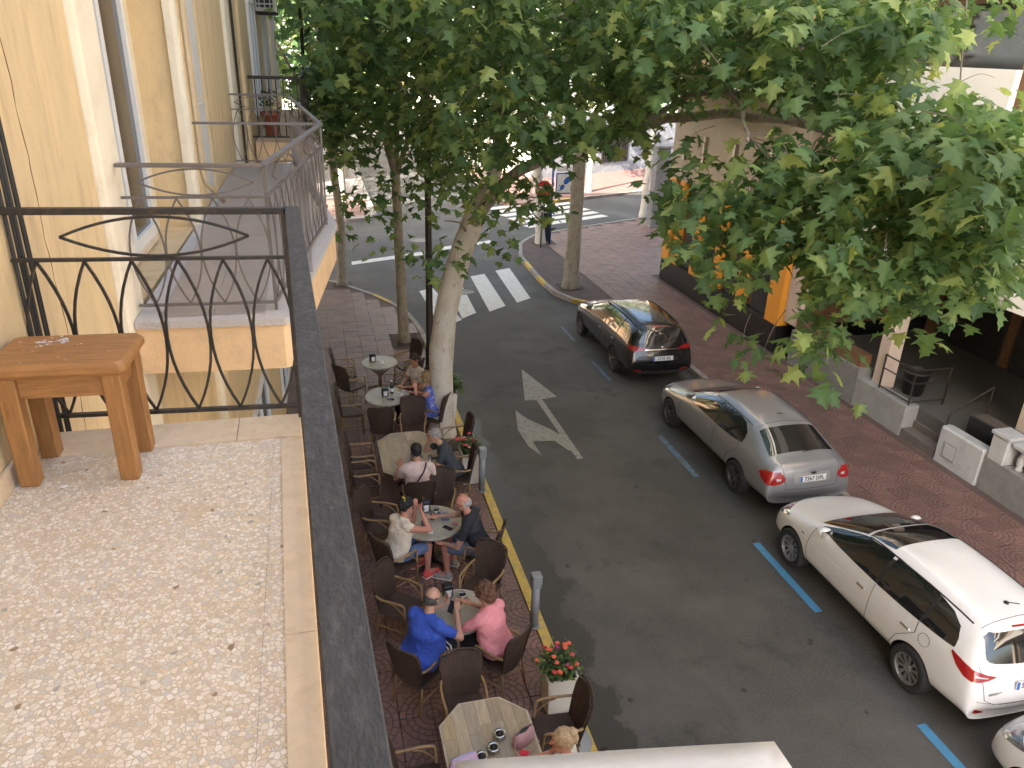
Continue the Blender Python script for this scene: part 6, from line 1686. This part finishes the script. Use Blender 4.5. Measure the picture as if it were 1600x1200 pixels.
def person(label, loc, face, sk, shirt, legs, hair, lean=8, fat=1., arms=None, headturn=(0, 0), sleeve=.55, long_legs=True, shoes=(.05, .05, .05), hairstyle='short', scale=1., legm=None, knees=(.12, .42), armskin=None, bare_top=False, female=False):
    """seated person, local +y forward, seat top at .45"""
    t = thing('person', label, 'person', (loc[0], loc[1], PZ - .004), R(face - 90))
    t.scale = (scale * 1.12, scale * 1.10, scale * 1.06)
    la = R(lean); ca, sa = math.cos(la), math.sin(la)
    def up(p):      # lean the upper body about the hips
        x, y, z = p; z -= .55
        return Vector((x, y * ca + z * sa - .02, .55 - y * sa + z * ca))
    hd = up((0, .03, 1.235)); yaw, pit = R(headturn[0]), R(headturn[1])
    HM = Matrix.Translation(hd) @ Matrix.Rotation(yaw, 4, 'Z') @ Matrix.Rotation(-pit, 4, 'X')
    sw = .175 if not female else .155
    def torso(mb, g):
        f_ = fat
        mb.ell(Vector((0, -.04, .555)), (.165 * max(1, f_ * .95) + g, .135 * max(1, f_ * .9) + g, .11 + g), 14)
        bel = max(0., f_ - 1.) * .12
        S_ = []
        for (y, z, a, b) in ((-.04, .50, .150 * max(1, f_ * .95), .12), (-.03, .60, .165 * max(1, f_ * .97), .135 * max(1, f_ * .92)), (-.015 + bel, .70, .155 * f_, .118 * f_), (-.005 + bel * .7, .80, .155 * (.4 + .6 * f_), .114 * (.3 + .7 * f_)), (.0, .90, .165 * (.6 + .4 * f_), .112 * (.5 + .5 * f_)), (-.005, .98, .150 * (.7 + .3 * f_), .095), (-.005, 1.03, .10, .07)):
            c0 = up((0, y, z)); S_.append((c0.x, c0.y, c0.z, a + g, b + g))
        loft(mb, S_)
        if female:
            for sx in (-1, 1): mb.ell(up((sx * .075, .085, .89)), (.07 + g, .06 + g, .065 + g), 10)
        cap(mb, up((-sw + .02, -.01, .995)), up((sw - .02, -.01, .995)), .062 + g, .062 + g)
        cap(mb, up((0, -.005, 1.0)), up((0, .0, 1.045)), .075 + g * .6, .058 + g * .4)
    hips = [Vector((sx * .09, .0, .535)) for sx in (-1, 1)]
    kn = [Vector((sx * knees[0], knees[1], .50)) for sx in (-1, 1)]
    an = [Vector((sx * (knees[0] + .01), knees[1] - .03, .085)) for sx in (-1, 1)]
    A = arms or {}
    el = [Vector(A.get('el%d' % i, (sx * .26, .16, .74))) for i, sx in enumerate((-1, 1))]
    wr = [Vector(A.get('wr%d' % i, (sx * .13, .40, .80))) for i, sx in enumerate((-1, 1))]
    sh = [up((sx * (sw + .01), -.01, .985)) for sx in (-1, 1)]
    thick = .9 + .1 * fat
    # ---- body, one continuous skin
    b = MB()
    torso(b, -.004)
    cap(b, up((0, 0, 1.0)), up((0, .02, 1.15)), .055, .052)
    b.ell((0, -.008, .02), (.074, .092, .105), 16, mx=HM); b.ell((0, .028, -.055), (.055, .06, .062), 12, mx=HM)
    cap(b, HM @ Vector((0, .083, .012)), HM @ Vector((0, .102, -.022)), .010, .014, 8)
    for sx in (-1, 1):
        b.ell((sx * .075, -.005, .0), (.012, .022, .032), 8, mx=HM)
        b.ell((sx * .033, .078, .03), (.02, .014, .009), 8, mx=HM)
    for i, sx in enumerate((-1, 1)):
        cap(b, hips[i], kn[i], .088 * thick, .060 * thick); cap(b, kn[i], an[i], .056 * thick, .036)
        cap(b, kn[i].lerp(an[i], .25) + Vector((0, -.02, 0)), kn[i].lerp(an[i], .5) + Vector((0, -.012, 0)), .05 * thick, .042)
        cap(b, an[i], an[i] + Vector((sx * .02, .14, -.045)), .036, .03)
        cap(b, sh[i], el[i], .052 * thick, .040 * thick); cap(b, el[i], wr[i], .040 * thick, .026)
        f_ = (wr[i] - el[i]).normalized(); hdv = Vector(A.get('hd%d' % i, f_)).normalized()
        nrm = Vector(A.get('pn%d' % i, (0, 0, -1))); side = hdv.cross(nrm)
        if side.length < .05: side = Vector((1, 0, 0))
        side.normalize(); nrm = side.cross(hdv).normalized(); curl = A.get('curl%d' % i, .5)
        pc = wr[i] + hdv * .05
        for q in (-1, -.33, .33, 1): cap(b, wr[i] + side * q * .012, pc + side * q * .026 + hdv * .03, .016, .0125, 8)
        for q, ln in ((-1, .065), (-.33, .08), (.33, .085), (1, .075)):
            p0 = pc + side * q * .028 + hdv * .03; d1 = (hdv + nrm * -curl * .5).normalized(); d2 = (hdv + nrm * -curl * 1.6).normalized()
            p1 = p0 + d1 * ln * .55; cap(b, p0, p1, .0095, .009, 8); cap(b, p1, p1 + d2 * ln * .45, .009, .0075, 8)
        th = side * (1 if sx < 0 else -1)
        t0 = wr[i] + hdv * .025 + th * .022; t1 = t0 + (hdv * .6 + th * .7 - nrm * .25).normalized() * .04
        cap(b, t0, t1, .0125, .0105, 8); cap(b, t1, t1 + (hdv * .9 + th * .15 - nrm * .4 * curl).normalized() * .03, .0105, .008, 8)
    body = remesh(b, 'body', sk, t, .0075, 3)
    if armskin:
        ab = MB()
        for i in (0, 1):
            p = sh[i].lerp(el[i], .5); cap(ab, p, el[i], .050 * thick, .043 * thick); cap(ab, el[i], el[i].lerp(wr[i], .92), .043 * thick, .0295)
        remesh(ab, 'tattooed_arms', armskin, t, .009, 2)
    # ---- shirt
    s = MB(); torso(s, .012 if fat < 1.2 else .018)
    if not bare_top:
        for i in (0, 1): cap(s, sh[i], sh[i].lerp(el[i], sleeve), .066 * thick, .060 * thick)
        cap(s, up((-.09, -.01, 1.02)), up((.09, -.01, 1.02)), .062, .062)
    so2 = remesh(s, 'shirt', shirt, t, .010, 8); ruffle(so2, .010, 11., loc[1]); ruffle(so2, .004, 30., loc[0])
    # ---- legs
    l_ = MB(); l_.ell(Vector((0, -.04, .545)), (.178 * max(1, fat * .95), .148 * max(1, fat * .9), .105), 14)
    for i in (0, 1):
        if long_legs: cap(l_, hips[i], kn[i], .10 * thick, .074 * thick); cap(l_, kn[i], an[i] + Vector((0, 0, .02)), .073 * thick, .058)
        else: cap(l_, hips[i], hips[i].lerp(kn[i], .78), .102 * thick, .082 * thick)
    remesh(l_, 'trousers' if long_legs else 'shorts', legs, t, .011, 4)
    # ---- shoes
    sm = MATS.get('shoe %.2f %.2f %.2f' % shoes) or mat('shoe %.2f %.2f %.2f' % shoes, shoes, .6, var=.15)
    for i, sx in enumerate((-1, 1)):
        q = MB(); a = an[i]
        cap(q, Vector((a.x, a.y - .03, .045)), Vector((a.x + sx * .025, a.y + .16, .036)), .045, .036); cap(q, Vector((a.x, a.y - .01, .05)), Vector((a.x, a.y, .10)), .046, .043)
        q.box((a.x + sx * .012, a.y + .065, .012), (.08, .25, .022))
        sh_o = remesh(q, 'shoe', sm, t, .009, 3)
        MB().rbox((a.x + sx * .012, a.y + .066, .006), (.092, .27, .014), .006).build('sole', SPK, sh_o)
    # ---- face
    for sx in (-1, 1):
        MB().ell((sx * .032, .084, .018), (.011, .007, .007), 8, mx=HM).build('eye', EYE, t, True)
    MB().ell((0, .085, -.056), (.022, .008, .007), 8, mx=HM).build('mouth', LIP, t, True)
    # ---- hair
    if hair:
        h = MB()
        if hairstyle == 'short':
            h.ell((0, -.022, .045), (.083, .098, .092), 16, mx=HM); h.ell((0, -.06, -.005), (.072, .05, .065), 12, mx=HM)
            cut_ = .048
        elif hairstyle == 'fringe':     # bald on top, hair round the back and sides
            for k in range(9):
                a = PI * (1.0 + k / 8); h.ell((.066 * math.cos(a), -.008 + .086 * math.sin(a), -.005), (.019, .021, .052), 8, mx=HM)
            cut_ = .2
        elif hairstyle == 'bob':
            h.ell((0, -.025, .04), (.094, .108, .10), 16, mx=HM); h.ell((0, -.065, -.03), (.088, .06, .085), 14, mx=HM)
            for sx in (-1, 1): h.ell((sx * .075, -.01, -.03), (.022, .045, .07), 10, mx=HM)
            cut_ = .045
        elif hairstyle == 'bun':
            h.ell((0, -.022, .045), (.086, .10, .092), 16, mx=HM); h.ell((0, -.06, .0), (.075, .052, .07), 12, mx=HM); h.ell((0, -.10, .09), (.05, .048, .045), 12, mx=HM); h.ell((0, -.115, .03), (.045, .035, .06), 10, mx=HM)
            cut_ = .05
        else:                           # big and curly
            random.seed(int(loc[1] * 7))
            h.ell((0, -.03, .045), (.096, .108, .10), 16, mx=HM); h.ell((0, -.08, -.03), (.095, .07, .10), 14, mx=HM)
            for k in range(40):
                a = random.uniform(0, 2 * PI); e = random.uniform(-.6, 1.4); rr = .1
                p = Vector((rr * math.cos(a) * math.cos(e), -.045 + rr * 1.05 * math.sin(a) * math.cos(e), .03 + rr * math.sin(e)))
                if p.y < .04: h.ell(p, (.03, .03, .03), 7, mx=HM)
            cut_ = .05
        # keep hair off the face
        keep = MB(); fi = []
        hm_o = remesh(h, 'hair', hair, t, .007, 2)
        ruffle(hm_o, .008, 45., loc[1]); ruffle(hm_o, .006, 110., loc[0])
        inv = HM.inverted()
        bm = bmesh.new(); bm.from_mesh(hm_o.data)
        for v in bm.verts:
            q = inv @ v.co
            lim = cut_ + max(0, (q.z - .05)) * .9 + .012 * mnoise.noise(q * 60)
            if q.y > lim: q.y = lim - .3 * (q.y - lim); v.co = HM @ q
        bm.to_mesh(hm_o.data); bm.free()
    return t, HM
def hairm(name, c, c2=None):
    return mat(name, c, .6, var=.3, scale=30, dirt=c2 or tuple(x * .4 for x in c), dscale=25, damt=.8, bump=.5, bscale=70)
GL_ = 'people at the café tables'
# 1 man in cream shirt, at the table with the bottle, talking
p1 = (T2c[0] + .70, T2c[1] + .52)
chair(*p1, 200, 'chair under the man in the cream shirt')
person('man in cream polo shirt with hands together at the table with the bottle', p1, 205, SK1, cloth('cream shirt', (.58, .53, .43)), cloth('dark trousers', (.045, .043, .05)), hairm('dark brown hair', (.035, .018, .012)), 6, 1.05, {'el0': (-.25, .12, .74), 'wr0': (-.05, .33, .72), 'el1': (.25, .12, .74), 'wr1': (.06, .33, .735)}, (10, 25))
# 2 woman in blue patterned dress
p2 = (T2c[0] + .86, T2c[1] - .50)
chair(*p2, 150, 'chair under the woman in the blue patterned dress')
DRESS = mat('blue white pattern dress', (.10, .14, .50), .8, var=.2, scale=9, dirt=(.70, .68, .66), dscale=17, damt=1.)
person('woman in sleeveless blue and white patterned dress with short blonde hair', p2, 155, SK3, DRESS, DRESS, hairm('dark blonde hair', (.30, .20, .09), (.13, .085, .04)), 10, 1.12, {'el0': (-.22, .25, .80), 'wr0': (-.10, .30, 1.02), 'hd0': (.3, .2, 1), 'curl0': .9, 'el1': (.25, .22, .75), 'wr1': (.10, .40, .82)}, (-10, 5), long_legs=False, hairstyle='bob', bare_top=True, female=True, shoes=(.5, .46, .4))
# 3 grey haired man in dark grey t-shirt, head on hand
p3_ = (T3c[0] + .66, T3c[1] - .46)
chair(T3c[0] + .74, T3c[1] - .46, 172, 'chair under the grey haired man')
person('grey haired man in dark grey t-shirt resting his head on his hand', p3_, 172, SK2, cloth('dark grey tee', (.042, .05, .06)), cloth('dark jeans', (.04, .05, .07)), hairm('silver hair', (.30, .285, .265), (.13, .125, .12)), 22, .95, {'el1': (.20, .42, .80), 'wr1': (.11, .345, 1.07), 'hd1': (-.25, -.05, 1), 'curl1': .6, 'pn1': (-1, 0, 0), 'el0': (-.25, .25, .76), 'wr0': (-.12, .46, .80)}, (8, 22))
# 4 man in pale pink t-shirt seen from behind with shoulder strap
p4_ = (T3c[0] - .02, T3c[1] - 1.10)
chair(p4_[0], p4_[1] - .03, 90, 'chair under the man with the dark shoulder strap')
o4, _ = person('man in pale pink t-shirt seen from behind with a dark shoulder strap', p4_, 90, SK1, cloth('pale pink tee', (.60, .46, .40)), cloth('black shorts', (.03, .03, .035)), hairm('black hair', (.012, .011, .011)), 10, 1.12, {'el0': (-.30, .18, .74), 'wr0': (-.22, .42, .80), 'el1': (.31, .08, .70), 'wr1': (.30, .12, .47), 'hd1': (0, .1, -1)}, (0, 10), long_legs=False)
MB().tube(crom([(-.16, -.17, .60), (-.05, -.145, .80), (.07, -.10, .97), (.12, -.01, 1.07), (.09, .10, .96), (-.04, .165, .78)], 5), .017, 6, flat=.45).build('shoulder_strap', NBLK, o4)
# 5 woman with yellow hair clip
p5_ = (T4c[0] - .56, T4c[1] - .42)
chair(p5_[0] - .02, p5_[1] - .04, 32, 'chair under the woman with the yellow hair clip')
o5, H5 = person('woman in cream sleeveless top with a yellow hair clip resting face on hands', p5_, 32, SK3, cloth('cream top', (.66, .57, .44)), cloth('blue denim shorts', (.10, .15, .28), var=.2), hairm('black tied hair', (.012, .010, .010)), 14, 1.12, {'el0': (-.15, .40, .80), 'wr0': (-.06, .36, 1.05), 'hd0': (.2, -.2, 1), 'el1': (.17, .40, .80), 'wr1': (.07, .36, 1.05), 'hd1': (-.2, -.2, 1), 'curl0': .9, 'curl1': .9}, (0, 14), long_legs=False, hairstyle='bun', bare_top=True, female=True, shoes=(.70, .09, .08))
cl_ = MB()
for k in range(6): cl_.ell((.028 * math.cos(k * PI / 3), -.095 + .008 * math.sin(k), .105 + .028 * math.sin(k * PI / 3)), (.019, .014, .019), 8, mx=H5)
cl_.ell((0, -.11, .105), (.012, .012, .012), 6, mx=H5); cl_.build('hair_clip', mat('yellow clip', (.75, .55, .03), .4, dirt=(.05, .04, .02), dscale=30, damt=.6), o5, True)
# 6 white haired man with tattooed arms
p6_ = (T4c[0] + .60, T4c[1] - .48)
chair(p6_[0] + .06, p6_[1] - .04, 152, 'chair under the white haired man in the black t-shirt')
person('white haired man in black t-shirt and denim shorts reaching over the table', p6_, 152, SK3, cloth('black tee', (.022, .024, .03)), cloth('washed denim shorts', (.13, .18, .28), var=.2), hairm('white hair', (.40, .375, .35), (.24, .21, .19)), 16, 1.05, {'el1': (.22, .36, .82), 'wr1': (.14, .60, .80), 'el0': (-.27, .18, .66), 'wr0': (-.20, .40, .62), 'hd0': (.2, 1, .1)}, (14, 18), long_legs=False, armskin=SKT, hairstyle='fringe', shoes=(.32, .31, .29), knees=(.13, .40))
# 7 large man in blue t-shirt holding a phone
p7_ = (T5c[0] - .53, T5c[1] - .52)
chair(p7_[0] - .04, p7_[1] - .06, 42, 'chair under the man in the blue shirt')
o7, H7 = person('large balding man in bright blue t-shirt looking at his phone', p7_, 42, SK2, cloth('bright blue tee', (.035, .085, .42)), cloth('black sport shorts', (.02, .02, .024)), hairm('dark grey fringe', (.06, .055, .05)), 14, 1.42, {'el0': (-.27, .26, .76), 'wr0': (-.06, .44, .90), 'hd0': (.3, .5, .8), 'el1': (.30, .26, .76), 'wr1': (.10, .46, .88), 'hd1': (-.25, .5, .8), 'curl0': .9, 'curl1': .9}, (0, 22), long_legs=False, hairstyle='fringe', shoes=(.03, .03, .03), scale=1.03)
for i in range(3):
    MB().tube([(.235 + .0 * i, .10 + .05 * i, .575), (.205, .12 + .05 * i, .625), (.12, .13 + .05 * i, .645)], .0085, 5).build('white_stripe', SPK, o7)
ph = phone(0, 0, 0, 'black phone held up by the man in the blue shirt'); d7 = Matrix.Rotation(R(42 - 90), 4, 'Z') @ Vector((.02, .53, 0)) * 1.03
ph.location = (p7_[0] + d7.x, p7_[1] + d7.y, PZ + .96); ph.rotation_euler = (R(62), 0, R(42 - 90))
# 8 woman in pink shirt
p8_ = (T5c[0] + .36, T5c[1] - .52)
chair(p8_[0] + .05, p8_[1] - .06, 128, 'chair under the woman in the pink shirt')
o8, H8 = person('woman in pink t-shirt with curly brown hair and pale glasses', p8_, 128, SK1, cloth('pink tee', (.72, .27, .29)), cloth('black leggings', (.018, .018, .02)), hairm('curly brown hair', (.13, .06, .03), (.05, .022, .012)), 14, 1.2, {'el0': (-.27, .28, .78), 'wr0': (-.06, .50, .82), 'el1': (.27, .22, .74), 'wr1': (.14, .44, .80)}, (12, 22), sleeve=.6, hairstyle='curly', female=True, shoes=(.55, .5, .45))
MB().tube([H8 @ Vector(p) for p in ((-.085, -.03, .02), (-.08, .06, .02), (-.06, .098, .015), (.06, .098, .015), (.08, .06, .02), (.085, -.03, .02))], .0035, 5).build('glasses', SPK, o8)
# 9 blonde person at the bottom table
p9_ = (T6c[0] + .66, T6c[1] - .54)
chair(p9_[0] + .04, p9_[1] - .03, 168, 'chair under the blonde person by the parasol')
person('person with tied blonde hair and bare shoulders partly under the white parasol', p9_, 165, SK3, cloth('white strap top', (.62, .60, .56)), cloth('beige trousers', (.35, .28, .2)), hairm('pale blonde hair', (.52, .38, .22), (.32, .22, .12)), 8, 1.0, None, (0, 8), hairstyle='bun', bare_top=True, female=True)
